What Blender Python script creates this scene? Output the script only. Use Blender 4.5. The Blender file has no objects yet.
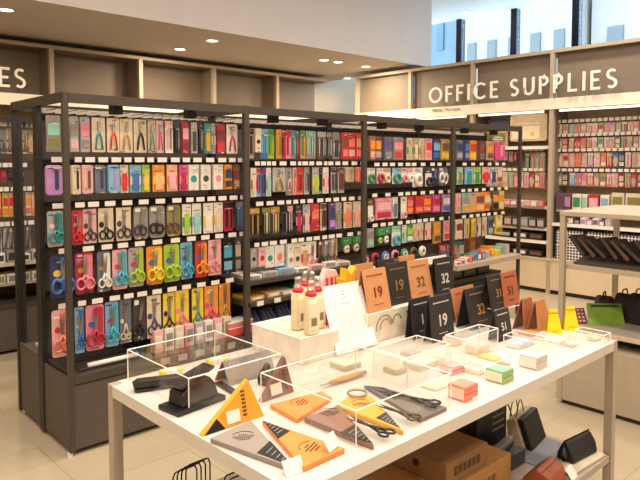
import bpy, math, random
from mathutils import Vector, Matrix
random.seed(7)
PI = math.pi
scn = bpy.context.scene
COL = scn.collection
EYE = Vector((0, 0, 1.6))
FPX = 628.0
YAW = math.radians(46.85)
TILT = math.atan(35.0 / 628.0)
FWD = Vector((math.cos(YAW) * math.cos(TILT), math.sin(YAW) * math.cos(TILT), -math.sin(TILT)))
RGT = Vector((math.sin(YAW), -math.cos(YAW), 0))
UPV = RGT.cross(FWD)

# ------------------------------------------------------------------ camera
cd = bpy.data.cameras.new('camera')
cam = bpy.data.objects.new('camera', cd)
COL.objects.link(cam)
cam.location = EYE
cam.rotation_euler = FWD.to_track_quat('-Z', 'Y').to_euler()
cd.sensor_width = 36.0
cd.lens = 36.0 * FPX / 640.0
cd.shift_y = -(240 - 197) / 640.0
cd.clip_end = 200
scn.camera = cam


def ray(px, py):
    return FWD + RGT * ((px - 320) / FPX) - UPV * ((py - 197) / FPX)


def at_z(px, py, z):
    r = ray(px, py)
    return EYE + r * ((z - EYE.z) / r.z)


def at_y(px, py, y):
    r = ray(px, py)
    return EYE + r * ((y - EYE.y) / r.y)


def at_x(px, py, x):
    r = ray(px, py)
    return EYE + r * ((x - EYE.x) / r.x)


# ------------------------------------------------------------------ materials
def lin(c):
    c = c / 255.0
    return c / 12.92 if c <= 0.04045 else ((c + 0.055) / 1.055) ** 2.4


_M = {}


def mat(rgb, rough=0.5, metal=0.0, var=0.08, scale=18.0, bump=0.0, coat=0.0):
    key = (tuple(rgb), rough, metal, var, scale, bump, coat)
    if key in _M:
        return _M[key]
    m = bpy.data.materials.new('paint_%d' % len(_M))
    m.use_nodes = True
    nt = m.node_tree
    b = nt.nodes['Principled BSDF']
    c = [lin(v) for v in rgb]
    b.inputs['Roughness'].default_value = rough
    b.inputs['Metallic'].default_value = metal
    b.inputs['Coat Weight'].default_value = coat
    if var > 0:
        tc = nt.nodes.new('ShaderNodeTexCoord')
        n = nt.nodes.new('ShaderNodeTexNoise')
        n.inputs['Scale'].default_value = scale
        nt.links.new(tc.outputs['Object'], n.inputs['Vector'])
        r = nt.nodes.new('ShaderNodeValToRGB')
        r.color_ramp.elements[0].position = 0.3
        r.color_ramp.elements[1].position = 0.7
        r.color_ramp.elements[0].color = [v * (1 - var) for v in c] + [1]
        r.color_ramp.elements[1].color = [min(1, v * (1 + var)) for v in c] + [1]
        nt.links.new(n.outputs['Fac'], r.inputs['Fac'])
        nt.links.new(r.outputs['Color'], b.inputs['Base Color'])
        if bump > 0:
            bp = nt.nodes.new('ShaderNodeBump')
            bp.inputs['Strength'].default_value = bump
            bp.inputs['Distance'].default_value = 0.005
            nt.links.new(n.outputs['Fac'], bp.inputs['Height'])
            nt.links.new(bp.outputs['Normal'], b.inputs['Normal'])
    else:
        b.inputs['Base Color'].default_value = c + [1]
    _M[key] = m
    return m


def emis(rgb, s):
    m = bpy.data.materials.new('lamp_glow')
    m.use_nodes = True
    b = m.node_tree.nodes['Principled BSDF']
    c = [lin(v) for v in rgb] + [1]
    b.inputs['Base Color'].default_value = c
    b.inputs['Emission Color'].default_value = c
    b.inputs['Emission Strength'].default_value = s
    return m


def clear(fac=0.1, tint=(1, 1, 1), gloss=(1, 1, 1), rough=0.04):
    m = bpy.data.materials.new('clear_plastic')
    m.use_nodes = True
    nt = m.node_tree
    nt.nodes.remove(nt.nodes['Principled BSDF'])
    out = [n for n in nt.nodes if n.type == 'OUTPUT_MATERIAL'][0]
    t = nt.nodes.new('ShaderNodeBsdfTransparent')
    t.inputs['Color'].default_value = (*tint, 1)
    g = nt.nodes.new('ShaderNodeBsdfGlossy')
    g.inputs['Color'].default_value = (*gloss, 1)
    g.inputs['Roughness'].default_value = rough
    mx = nt.nodes.new('ShaderNodeMixShader')
    lw = nt.nodes.new('ShaderNodeLayerWeight')
    lw.inputs['Blend'].default_value = 0.5
    pw = nt.nodes.new('ShaderNodeMath')
    pw.operation = 'POWER'
    pw.inputs[1].default_value = 4.5
    nt.links.new(lw.outputs['Facing'], pw.inputs[0])
    ma = nt.nodes.new('ShaderNodeMath')
    ma.operation = 'MULTIPLY_ADD'
    ma.inputs[1].default_value = 0.35
    ma.inputs[2].default_value = fac
    nt.links.new(pw.outputs[0], ma.inputs[0])
    nt.links.new(ma.outputs[0], mx.inputs[0])
    nt.links.new(t.outputs[0], mx.inputs[1])
    nt.links.new(g.outputs[0], mx.inputs[2])
    nt.links.new(mx.outputs[0], out.inputs['Surface'])
    return m


PAL = dict(
    white=(238, 230, 218), cream=(226, 208, 176), beige=(200, 176, 144), tan=(196, 150, 104),
    grey=(140, 134, 130), silver=(176, 172, 170), charcoal=(62, 58, 58), black=(26, 24, 25),
    brown=(104, 66, 44), maroon=(120, 34, 44), crimson=(178, 30, 60), red=(212, 40, 40),
    salmon=(232, 120, 100), pink=(236, 130, 150), magenta=(214, 60, 130), rose=(236, 176, 176),
    lilac=(190, 130, 196), purple=(96, 62, 140), navy=(38, 48, 100), blue=(50, 106, 176),
    sky=(120, 178, 216), cyan=(60, 170, 200), teal=(30, 140, 140), mint=(140, 208, 180),
    green=(40, 140, 76), lime=(160, 200, 50), olive=(128, 124, 56), yellow=(238, 206, 48),
    ochre=(206, 156, 48), orange=(240, 140, 36), peach=(240, 180, 130), gold=(190, 150, 70),
    terracotta=(176, 92, 58), slate=(96, 104, 120))


def pc(n, rough=0.45):
    r, g, b = PAL[n]
    k = .14 if max(r, g, b) > 70 else 0
    return mat((r * (1 - k) + 150 * k, g * (1 - k) + 132 * k, b * (1 - k) + 116 * k), rough)


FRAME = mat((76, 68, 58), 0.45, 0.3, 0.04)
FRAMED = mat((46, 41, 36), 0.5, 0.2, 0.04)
BOARD = mat((84, 73, 62), 0.7, 0, 0.06)
PANEL = mat((84, 74, 65), 0.55, 0, 0.04)
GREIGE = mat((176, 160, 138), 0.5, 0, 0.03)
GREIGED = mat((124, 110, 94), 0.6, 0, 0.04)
CREAMP = mat((216, 196, 164), 0.45, 0, 0.02)
STEEL = mat((176, 172, 166), 0.3, 0.9, 0.04)
DKSTEEL = mat((60, 58, 56), 0.35, 0.7, 0.04)
WHITE = mat((240, 234, 224), 0.5, 0, 0.02)
TAG = mat((226, 216, 204), 0.55, 0, 0.02)
WIRE = mat((24, 22, 22), 0.4, 0.4, 0.03)
CLEARP = clear(0.05)
ACRYL = clear(0.03, (0.985, 0.98, 0.97))
EDGE = mat((246, 240, 232), 0.25, 0, 0.02)


# ------------------------------------------------------------------ mesh builder
class MB:
    def __init__(s):
        s.v, s.f, s.m, s.mats = [], [], [], []

    def mi(s, m):
        if m not in s.mats:
            s.mats.append(m)
        return s.mats.index(m)

    def add(s, vs, fs, m, T=None):
        o = len(s.v)
        s.v += [tuple(T @ Vector(p)) if T else tuple(p) for p in vs]
        k = s.mi(m)
        for f in fs:
            s.f.append([i + o for i in f])
            s.m.append(k)
        return s

    def box(s, x0, x1, y0, y1, z0, z1, m, T=None):
        vs = [(x, y, z) for x in (x0, x1) for y in (y0, y1) for z in (z0, z1)]
        fs = [(0, 1, 3, 2), (4, 6, 7, 5), (0, 4, 5, 1), (2, 3, 7, 6), (0, 2, 6, 4), (1, 5, 7, 3)]
        return s.add(vs, fs, m, T)

    def prism(s, pts, a, b, m, axis='y', T=None):
        """extrude 2D outline; axis y: pts are (x,z); axis z: (x,y); axis x: (y,z)"""
        def P(p, t):
            return {'y': (p[0], t, p[1]), 'z': (p[0], p[1], t), 'x': (t, p[0], p[1])}[axis]
        n = len(pts)
        vs = [P(p, a) for p in pts] + [P(p, b) for p in pts]
        fs = [tuple(range(n)), tuple(range(2 * n - 1, n - 1, -1))]
        fs += [(i, (i + 1) % n + 0, (i + 1) % n + n, i + n) for i in range(n)]
        return s.add(vs, fs, m, T)

    def tube(s, pts, r, m, n=6, closed=False, T=None):
        pts = [Vector(p) for p in pts]
        N = len(pts)
        rs = r if isinstance(r, (list, tuple)) else [r] * N
        vs, fs = [], []
        for i, p in enumerate(pts):
            a = pts[(i - 1) % N] if (closed or i > 0) else p
            b = pts[(i + 1) % N] if (closed or i < N - 1) else p
            d = (b - a).normalized()
            u = d.cross(Vector((0, 0, 1)))
            if u.length < 0.05:
                u = d.cross(Vector((0, 1, 0)))
            u.normalize()
            w = d.cross(u)
            for k in range(n):
                t = 2 * PI * k / n
                vs.append(p + u * (math.cos(t) * rs[i]) + w * (math.sin(t) * rs[i]))
        for i in range(N if closed else N - 1):
            j = (i + 1) % N
            for k in range(n):
                l = (k + 1) % n
                fs.append((i * n + k, i * n + l, j * n + l, j * n + k))
        if not closed:
            fs.append(tuple(range(n))[::-1])
            fs.append(tuple((N - 1) * n + k for k in range(n)))
        return s.add(vs, fs, m, T)

    def ring(s, cx, cz, rx, rz, r, m, y=0, n=16, k=6, T=None):
        return s.tube([(cx + rx * math.cos(2 * PI * i / n), y, cz + rz * math.sin(2 * PI * i / n)) for i in range(n)], r, m, k, True, T)

    def lathe(s, prof, m, n=20, T=None):
        vs, fs = [], []
        for (r, z) in prof:
            for k in range(n):
                vs.append((r * math.cos(2 * PI * k / n), r * math.sin(2 * PI * k / n), z))
        for i in range(len(prof) - 1):
            for k in range(n):
                l = (k + 1) % n
                fs.append((i * n + k, i * n + l, (i + 1) * n + l, (i + 1) * n + k))
        fs.append(tuple(range(n))[::-1])
        fs.append(tuple((len(prof) - 1) * n + k for k in range(n)))
        return s.add(vs, fs, m, T)

    def ribbon(s, pts, w, y0, y1, m, closed=False):
        """flat stroke along (x,z) polyline with width w"""
        N = len(pts)
        L, R = [], []
        for i, p in enumerate(pts):
            p = Vector(p)
            a = Vector(pts[(i - 1) % N]) if (closed or i > 0) else None
            b = Vector(pts[(i + 1) % N]) if (closed or i < N - 1) else None
            d1 = (p - a).normalized() if a is not None else None
            d2 = (b - p).normalized() if b is not None else None
            d = d1 + d2 if (d1 and d2) else (d1 or d2)
            d.normalize()
            nn = Vector((-d.y, d.x))
            k = 1.0
            if d1 and d2:
                k = 1 / max(0.4, abs(nn.dot(Vector((-d1.y, d1.x)))))
            L.append(p + nn * w / 2 * k)
            R.append(p - nn * w / 2 * k)
        for i in range(N if closed else N - 1):
            j = (i + 1) % N
            s.prism([L[i], L[j], R[j], R[i]], y0, y1, m)
        return s

    def build(s, name, parent=None, smooth=False, bevel=0.0, loc=None, rz=0.0):
        me = bpy.data.meshes.new(name)
        me.from_pydata(s.v, [], s.f)
        for m in s.mats:
            me.materials.append(m)
        me.polygons.foreach_set('material_index', s.m)
        if smooth:
            me.polygons.foreach_set('use_smooth', [True] * len(me.polygons))
        me.update()
        import bmesh
        bm = bmesh.new()
        bm.from_mesh(me)
        bmesh.ops.recalc_face_normals(bm, faces=bm.faces)
        bm.to_mesh(me)
        bm.free()
        o = bpy.data.objects.new(name, me)
        COL.objects.link(o)
        if parent:
            o.parent = parent
        if loc is not None:
            o.location = loc
        o.rotation_euler.z = rz
        if bevel > 0:
            b = o.modifiers.new('bevel', 'BEVEL')
            b.width = bevel
            b.segments = 2
            b.limit_method = 'ANGLE'
        if smooth:
            try:
                me.shade_auto_smooth = True
            except Exception:
                pass
        return o


def thing(name, label, cat, loc=(0, 0, 0), rz=0.0, group=None, rot=None):
    o = bpy.data.objects.new(name, None)
    o.empty_display_size = 0.05
    COL.objects.link(o)
    o.location = loc
    o.rotation_euler = rot if rot else (0, 0, rz)
    return tag(o, label, cat, group)


def tag(o, label, cat, group=None, kind=None):
    if len(label.split()) > 16 or len(label.split()) < 4:
        print('LONG LABEL', label)
    o['label'] = label
    o['category'] = cat
    if group:
        o['group'] = group
    if kind:
        o['kind'] = kind
    return o


def struct(o):
    o['kind'] = 'structure'
    return o


def rrect(w, h, r, cx=0, cz=0, n=3):
    pts = []
    for (sx, sz, a0) in ((1, 1, 0), (-1, 1, 90), (-1, -1, 180), (1, -1, 270)):
        for k in range(n + 1):
            a = math.radians(a0 + 90 * k / n)
            pts.append((cx + sx * (w / 2 - r) + r * math.cos(a), cz + sz * (h / 2 - r) + r * math.sin(a)))
    return pts


def text(s, size, m, parent, loc, rot, name, depth=0.0006, bold=0.0, align='CENTER'):
    cu = bpy.data.curves.new('t', 'FONT')
    cu.body = s
    cu.size = size
    cu.extrude = depth
    cu.offset = bold
    cu.align_x = align
    cu.align_y = 'CENTER'
    t = bpy.data.objects.new('t', cu)
    COL.objects.link(t)
    bpy.context.view_layer.update()
    me = bpy.data.meshes.new_from_object(t.evaluated_get(bpy.context.evaluated_depsgraph_get()))
    bpy.data.objects.remove(t)
    me.materials.clear()
    me.materials.append(m)
    o = bpy.data.objects.new(name, me)
    COL.objects.link(o)
    o.parent = parent
    o.location = loc
    o.rotation_euler = rot
    return o


# ------------------------------------------------------------------ room shell
def floor_mat():
    m = bpy.data.materials.new('floor_tile')
    m.use_nodes = True
    nt = m.node_tree
    b = nt.nodes['Principled BSDF']
    tc = nt.nodes.new('ShaderNodeTexCoord')
    br = nt.nodes.new('ShaderNodeTexBrick')
    br.inputs['Scale'].default_value = 1.0
    br.inputs['Brick Width'].default_value = 1.2
    br.inputs['Row Height'].default_value = 0.6
    br.inputs['Mortar Size'].default_value = 0.003
    br.inputs['Color1'].default_value = (lin(196), lin(180), lin(150), 1)
    br.inputs['Color2'].default_value = (lin(191), lin(174), lin(143), 1)
    br.inputs['Mortar'].default_value = (lin(168), lin(148), lin(115), 1)
    nt.links.new(tc.outputs['Object'], br.inputs['Vector'])
    n = nt.nodes.new('ShaderNodeTexNoise')
    n.inputs['Scale'].default_value = 3.0
    n.inputs['Detail'].default_value = 5
    nt.links.new(tc.outputs['Object'], n.inputs['Vector'])
    mx = nt.nodes.new('ShaderNodeMix')
    mx.data_type = 'RGBA'
    mx.blend_type = 'MULTIPLY'
    mx.inputs[0].default_value = 0.25
    nt.links.new(br.outputs['Color'], mx.inputs[6])
    nt.links.new(n.outputs['Fac'], mx.inputs[7])
    nt.links.new(mx.outputs[2], b.inputs['Base Color'])
    b.inputs['Roughness'].default_value = 0.32
    return m


XMIN, XMAX, YMIN, YMAX = -2.5, 9.5, -3.5, 7.98
struct(MB().box(XMIN, XMAX, YMIN, YMAX, -0.1, 0, floor_mat()).build('floor'))
PLASTER = mat((222, 214, 206), 0.85, 0, 0.02, 3)
WALLP = mat((196, 182, 160), 0.85, 0, 0.03, 3)
struct(MB().box(XMIN, XMAX, YMIN, YMAX + .1, 4.12, 4.22, PLASTER).build('ceiling'))
struct(MB().box(XMIN, 7.63, 5.73, YMAX, 3.0, 4.119, mat((204, 196, 190), 0.85, 0, 0.02, 3)).build('ceiling_soffit'))
struct(MB().box(XMIN, XMAX, YMAX, YMAX + .1, 0, 4.12, WALLP).build('wall_left'))
struct(MB().box(XMIN - .1, XMIN, YMIN, YMAX, 0, 4.12, WALLP).build('wall_back'))
struct(MB().box(XMIN, XMAX, YMIN - .1, YMIN, 0, 4.12, WALLP).build('wall_front'))
# right wall with clerestory windows
struct(MB().box(XMAX, XMAX + .2, YMIN, YMAX + .1, 0, 2.7, WALLP).build('wall_right'))
DARKF = mat((34, 40, 50), 0.4, 0.5, 0.03)
ys = [7.6, 6.54, 5.47, 4.43, 3.38, 2.32, 1.26]
GLASS = clear(0.02, (0.93, 0.98, 1.0))
for i in range(len(ys) - 1):
    a, b_ = ys[i + 1], ys[i]
    w = MB()
    w.box(9.5, 9.62, b_ - .055, b_ + .055, 2.7, 4.119, DARKF)
    w.box(9.5, 9.6, a + .056, b_ - .056, 2.701, 2.75, DARKF)
    o = struct(w.build('window_%d' % (i + 1)))
    g = MB().box(9.55, 9.556, a + .056, b_ - .056, 2.751, 4.119, GLASS).build('window_glass', o)
struct(MB().box(9.5, 9.7, ys[0] + .056, YMAX + .1, 2.701, 4.119, PLASTER).box(9.5, 9.7, YMIN, ys[-1] - .06, 2.701, 4.119, PLASTER).build('wall_right_upper'))

# buildings outside the windows
def facade(name, label, x, y0, y1, z1, col, wcol, sp):
    t = thing(name, label, 'building', (x, (y0 + y1) / 2, 0))
    L = y1 - y0
    MB().box(0, 6, -L / 2, L / 2, 0, z1, col).build('wall', t)
    k = 0
    y = -L / 2 + sp * .4
    while y < L / 2 - sp * .4:
        for z in range(2, int(z1) - 1, 3):
            MB().box(-.08, .02, y, y + sp * .42, z, z + 1.8, wcol).build('window_pane', t)
        y += sp
    return t


facade('office_building', 'pale stone building seen through the middle clerestory window panes', 24, 11.2, 16.6, 16, mat((140, 128, 118), .8, 0, .1, 1), mat((84, 84, 82), .5), 1.0)
facade('office_building', 'white building with wide grey windows seen through right clerestory panes', 25, 5.0, 11.0, 15, mat((146, 134, 124), .8, 0, .1, 1), mat((88, 86, 86), .5), 1.4)
facade('glass_building', 'light blue glazed building seen behind the leftmost clerestory pane', 30, 21.2, 28, 20, mat((80, 96, 104), .5, 0, .15, .6), mat((66, 84, 94), .5), 1.1)

# ------------------------------------------------------------------ lamps
LENS = emis((255, 232, 200), 14.0)
TRIMW = mat((225, 220, 212), 0.4)
nlamp = [0]


def downlight(x, y, z, energy, label, size=0.14, spot=None, group=None, col=(1.0, 0.9, 0.8)):
    t = thing('downlight', label, 'ceiling light', (x, y, z), 0, group)
    MB().lathe([(.085, 0), (.085, -.008), (.062, -.012), (.062, 0)], TRIMW, 20).build('trim_ring', t)
    MB().lathe([(.06, -.001), (.06, -.009)], LENS, 20).build('lamp_lens', t)
    ld = bpy.data.lights.new('downlight_beam', 'SPOT' if spot else 'AREA')
    ld.energy = energy
    ld.color = col
    if spot:
        ld.spot_size = math.radians(spot)
        ld.spot_blend = 0.6
        ld.shadow_soft_size = 0.06
    else:
        ld.shape = 'DISK'
        ld.size = size
    lo = bpy.data.objects.new('downlight_beam', ld)
    COL.objects.link(lo)
    lo.location = (x, y, z - .03)
    return t


soff = [((6, 9), 'downlight at the far left end of the low soffit'),
        ((180, 48.5), 'dimmer downlight nearest the wall, left half of the soffit'),
        ((212, 40), 'bright downlight near the soffit edge, left half'),
        ((324, 59.5), 'downlight in the soffit, left one of the three near the corner'),
        ((338, 61.5), 'downlight in the soffit, middle one of the three near the corner'),
        ((366, 66), 'downlight in the soffit, right one of the three near the corner'),
        ((331, 80), 'downlight in the soffit corner directly above the wall shelving')]
for (p, lb) in soff:
    q = at_z(p[0], p[1], 3.0)
    if q.y > 7.4:
        q.y = 7.38
    downlight(q.x, q.y, 3.0, 12 if q.y > 7.2 else 55, lb, col=(1, .80, .58))
q = at_z(465, 12, 4.12)
downlight(q.x, q.y, 4.12, 20, 'small downlight on the high white ceiling beside the windows')
k = 0
for xx in (-1.2, 0.7, 2.6, 4.5, 6.4):  # lamps out of view, added to light the foreground
    for yy in (-1.8, 0.2, 1.8, 3.2):
        k += 1
        downlight(xx, yy, 4.12, 62, 'unseen round downlight added in the high ceiling to light the shop floor', 0.35, None, 'unseen added downlights in the high ceiling')

# ------------------------------------------------------------------ sign lettering
def arc(cx, cz, rx, rz, a0, a1, n=14):
    return [(cx + rx * math.cos(math.radians(a0 + (a1 - a0) * i / n)), cz + rz * math.sin(math.radians(a0 + (a1 - a0) * i / n))) for i in range(n + 1)]


def letter(ch, h, m, w=None):
    """geometric capitals, x from 0, returns builder and advance"""
    b = MB()
    s = h * .13
    e = s / 2
    if ch == 'O':
        b.ribbon(arc(h * .5, h * .5, h * .5 - e, h * .5 - e, 0, 360, 28)[:-1], s, 0, .02, m, True)
        return b, h * 1.0
    if ch == 'C':
        b.ribbon(arc(h * .5, h * .5, h * .5 - e, h * .5 - e, 48, 312, 22), s, 0, .02, m)
        return b, h * .86
    if ch in 'EFL':
        b.box(0, s, 0, .02, 0, h, m)
        if ch in 'EF':
            b.box(s, h * .5, 0, .02, h - s, h, m)
            b.box(s, h * .43, 0, .02, h * .5 - e, h * .5 + e, m)
        if ch in 'EL':
            b.box(s, h * .5, 0, .02, 0, s, m)
        return b, h * .52
    if ch == 'I':
        b.box(0, s, 0, .02, 0, h, m)
        return b, s
    if ch == 'U':
        b.ribbon([(e, h), (e, h * .3)] + arc(h * .33, h * .33, h * .33 - e, h * .33 - e, 180, 360, 12) + [(h * .66 - e, h)], s, 0, .02, m)
        return b, h * .66
    if ch == 'P':
        b.box(0, s, 0, .02, 0, h, m)
        b.ribbon([(s, h - e), (h * .26, h - e)] + arc(h * .26, h * .72, h * .28 - e, h * .28 - e, 90, -90, 12) + [(s, h * .44 + e)], s, 0, .02, m)
        return b, h * .54
    if ch == 'S':
        r = h * .27
        b.ribbon(arc(h * .28, h - r, r - e, r - e, 40, 270, 12) + arc(h * .28, r, (r - e), (r - e), 90, -140, 12)[1:], s, 0, .02, m)
        return b, h * .56
    return b, h * .4


def sign(txt, start, direction_rz, h, total, label, m):
    t = thing('wall_sign', label, 'sign', start, direction_rz)
    adv = []
    for ch in txt:
        adv.append(letter(ch, h, m)[1] if ch != ' ' else h * .2)
    gap = (total - sum(adv)) / (len(txt) - 1)
    x = 0
    for ch, a in zip(txt, adv):
        if ch != ' ':
            b, _ = letter(ch, h, m)
            b.build('letter', t, loc=(x, 0, 0))
        x += a + gap
    return t


SIGNW = mat((244, 236, 222), 0.5, 0, .01)
RX = 7.2   # front plane of the wall shelving on the right
LY = 7.43  # front plane of the wall shelving at the back-left
a = at_x(430, 96, RX - .04)
b_ = at_x(618, 80, RX - .04)
sg = sign('OFFICE SUPPLIES', (RX - .065, a.y, 2.415), -PI / 2, .215, a.y - b_.y, 'large white OFFICE SUPPLIES lettering along the fascia of the right wall', SIGNW)
cpt = at_x(431, 110, RX)
DKTXT = mat((90, 80, 70), .6)
text('事務用品  Office Supplies', .045, DKTXT, sg, (0.02, 0.04, -.10), (PI / 2, 0, 0), 'small_caption', .001, 0, 'LEFT')
a = at_y(25.5, 80, LY - .04)
es = sign('ES', (a.x - .118 - .11 - .05, LY - .065, 2.415), 0, .215, .275, 'white ES end of lettering on the fascia at far left', SIGNW)

# ------------------------------------------------------------------ wall shelving shells
TUBE = emis((255, 238, 222), 4.0)
SHELFM = mat((200, 184, 158), 0.45, 0, .03)


def wall_unit(label, loc, rz, w, nx, group, tube=True, shelves=(), nd=.09):
    """unit in local coords: x 0..w along the wall, y 0 front .. 0.5 back"""
    t = thing('tall_shelving', label, 'shelving', loc, rz, None)
    D = .46
    if True:
        MB().box(0, .05, 0, .06, 0, 2.94, GREIGE).build('post', t)
    MB().box(0.051, w - .001, 0, .04, 2.9, 2.94, GREIGE).build('top_rail', t)
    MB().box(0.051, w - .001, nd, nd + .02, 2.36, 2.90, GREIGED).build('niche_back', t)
    MB().box(0.021, w - .001, 0.041, .44, 2.901, 2.915, GREIGED).build('niche_shade_board', t)  # board added over the niche to keep its inside dark
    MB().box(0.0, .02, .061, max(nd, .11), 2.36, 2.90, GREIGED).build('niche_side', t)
    MB().box(0.051, w - .001, .0, .44, 2.34, 2.359, GREIGE).build('niche_floor', t)
    MB().box(0.0, w - .001, -.012, -.001, 2.23, 2.36, mat((236, 226, 206), .4, 0, .01)).build('fascia_board', t)
    MB().box(0.0, w - .001, .44, D, 0.4, 2.34, mat((170, 150, 124), .7, 0, .04)).build('back_panel', t)
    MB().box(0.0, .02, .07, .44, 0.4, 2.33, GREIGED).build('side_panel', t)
    MB().box(0.051, w - .001, .0, .44, 0.05, 0.405, CREAMP).build('base_cabinet', t, bevel=.003)
    MB().box(0.0, w - .001, .03, .43, 0.0, 0.05, FRAMED).build('plinth', t)
    MB().box(0.0, w - .001, -.01, .44, 0.405, 0.43, SHELFM).build('base_shelf', t)
    for z, d in shelves:
        MB().box(0.051, w - .001, .44 - d, .439, z - .02, z, SHELFM).build('shelf', t)
        MB().box(0.051, w - .001, .44 - d - .012, .44 - d - .001, z - .03, z + .01, WHITE).build('ticket_strip', t)
    if tube:
        ft = MB().tube([(.1, .06, 2.215), (w - .1, .06, 2.215)], .013, TUBE, 8).build('fluorescent_tube', t)
    return t


yR = [6.85, 5.79, 4.74, 3.63, 2.52, 1.40]
names = ['right wall shelving bay in the room corner under the O of the sign',
         'right wall shelving bay behind the far end of the black gondola',
         'right wall shelving bay with stacked trays and coloured pens',
         'right wall shelving bay with hanging rows above the white baskets',
         'right wall shelving bay cut by the right picture edge']
shv = [[], [(1.79, .3), (1.05, .35), (.79, .4), (.63, .42)], [(1.79, .3), (1.05, .35), (.79, .4), (.63, .42)], [(1.03, .3), (.86, .4)], [(1.03, .3), (.86, .4)]]
for i in range(5):
    wall_unit(names[i], (RX, yR[i] + .025, 0), -PI / 2, yR[i] - yR[i + 1], i, 'right wall shelving', True, shv[i])
xL = [0.52, 1.63, 2.74, 3.85, 4.96, 6.09]
lbs = ['far left bay of the wall shelving carrying the ES sign', 'back wall shelving bay just right of the ES letters', 'back wall shelving bay above the nearest gondola bay, second niche',
       'back wall shelving bay, third niche from the left above the gondola', 'back wall shelving bay, fourth niche under the row of soffit lights', ]
for i in range(5):
    wall_unit(lbs[i], (xL[i] - .025, LY, 0), 0, xL[i + 1] - xL[i], i, 'back wall shelving', False, [(1.79, .3), (1.05, .35)], .34)
wall_unit('back wall shelving bay ending in the room corner', (6.065, LY, 0), 0, 1.09, 9, 'back wall shelving', False, [(1.79, .3), (1.05, .35)], .34)
MB().box(-.03, .03, 0, .06, 0, 2.94, GREIGE).build('post', bpy.data.objects['tall_shelving.004'], loc=(1.10, 0, 0))


# ------------------------------------------------------------------ goods
def scissors(L, hw, blade, handle, parent, loc=(0, 0, 0), rot=(0, 0, 0), spread=6, big=1.0, th=.003):
    """scissors in the xz plane, tips up (+z), handle loops at bottom; pivot at origin"""
    b = MB()
    bl = L * .55
    for s in (1, -1):
        T = Matrix.Rotation(math.radians(s * spread), 4, 'Y')
        b.prism([(-.004 * s, -.02), (.007 * s, 0), (.006 * s, bl * .6), (0, bl), (-.004 * s, bl * .5)], -th if s > 0 else 0, 0 if s > 0 else th, blade, T=T)
    b.lathe([(.004, -th - .002), (.004, th + .002)], blade, 8, T=Matrix.Rotation(PI / 2, 4, 'X'))
    o = b.build('scissors', parent, loc=loc)
    o.rotation_euler = rot
    h = MB()
    r = hw * .24 * big
    for s in (1, -1):
        cx, cz = s * hw * .27, -(L * .45 - r * 1.4)
        h.ring(cx, cz, r, r * 1.35, r * .32, handle, n=12, k=5)
        h.tube([(s * .002, 0, 0), (s * hw * .12, 0, cz * .45), (cx, 0, cz + r * 1.25)], [r * .25, r * .35, r * .35], handle, 5)
    h.build('handle', o, smooth=True)
    return o


CARDT = .0025


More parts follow.
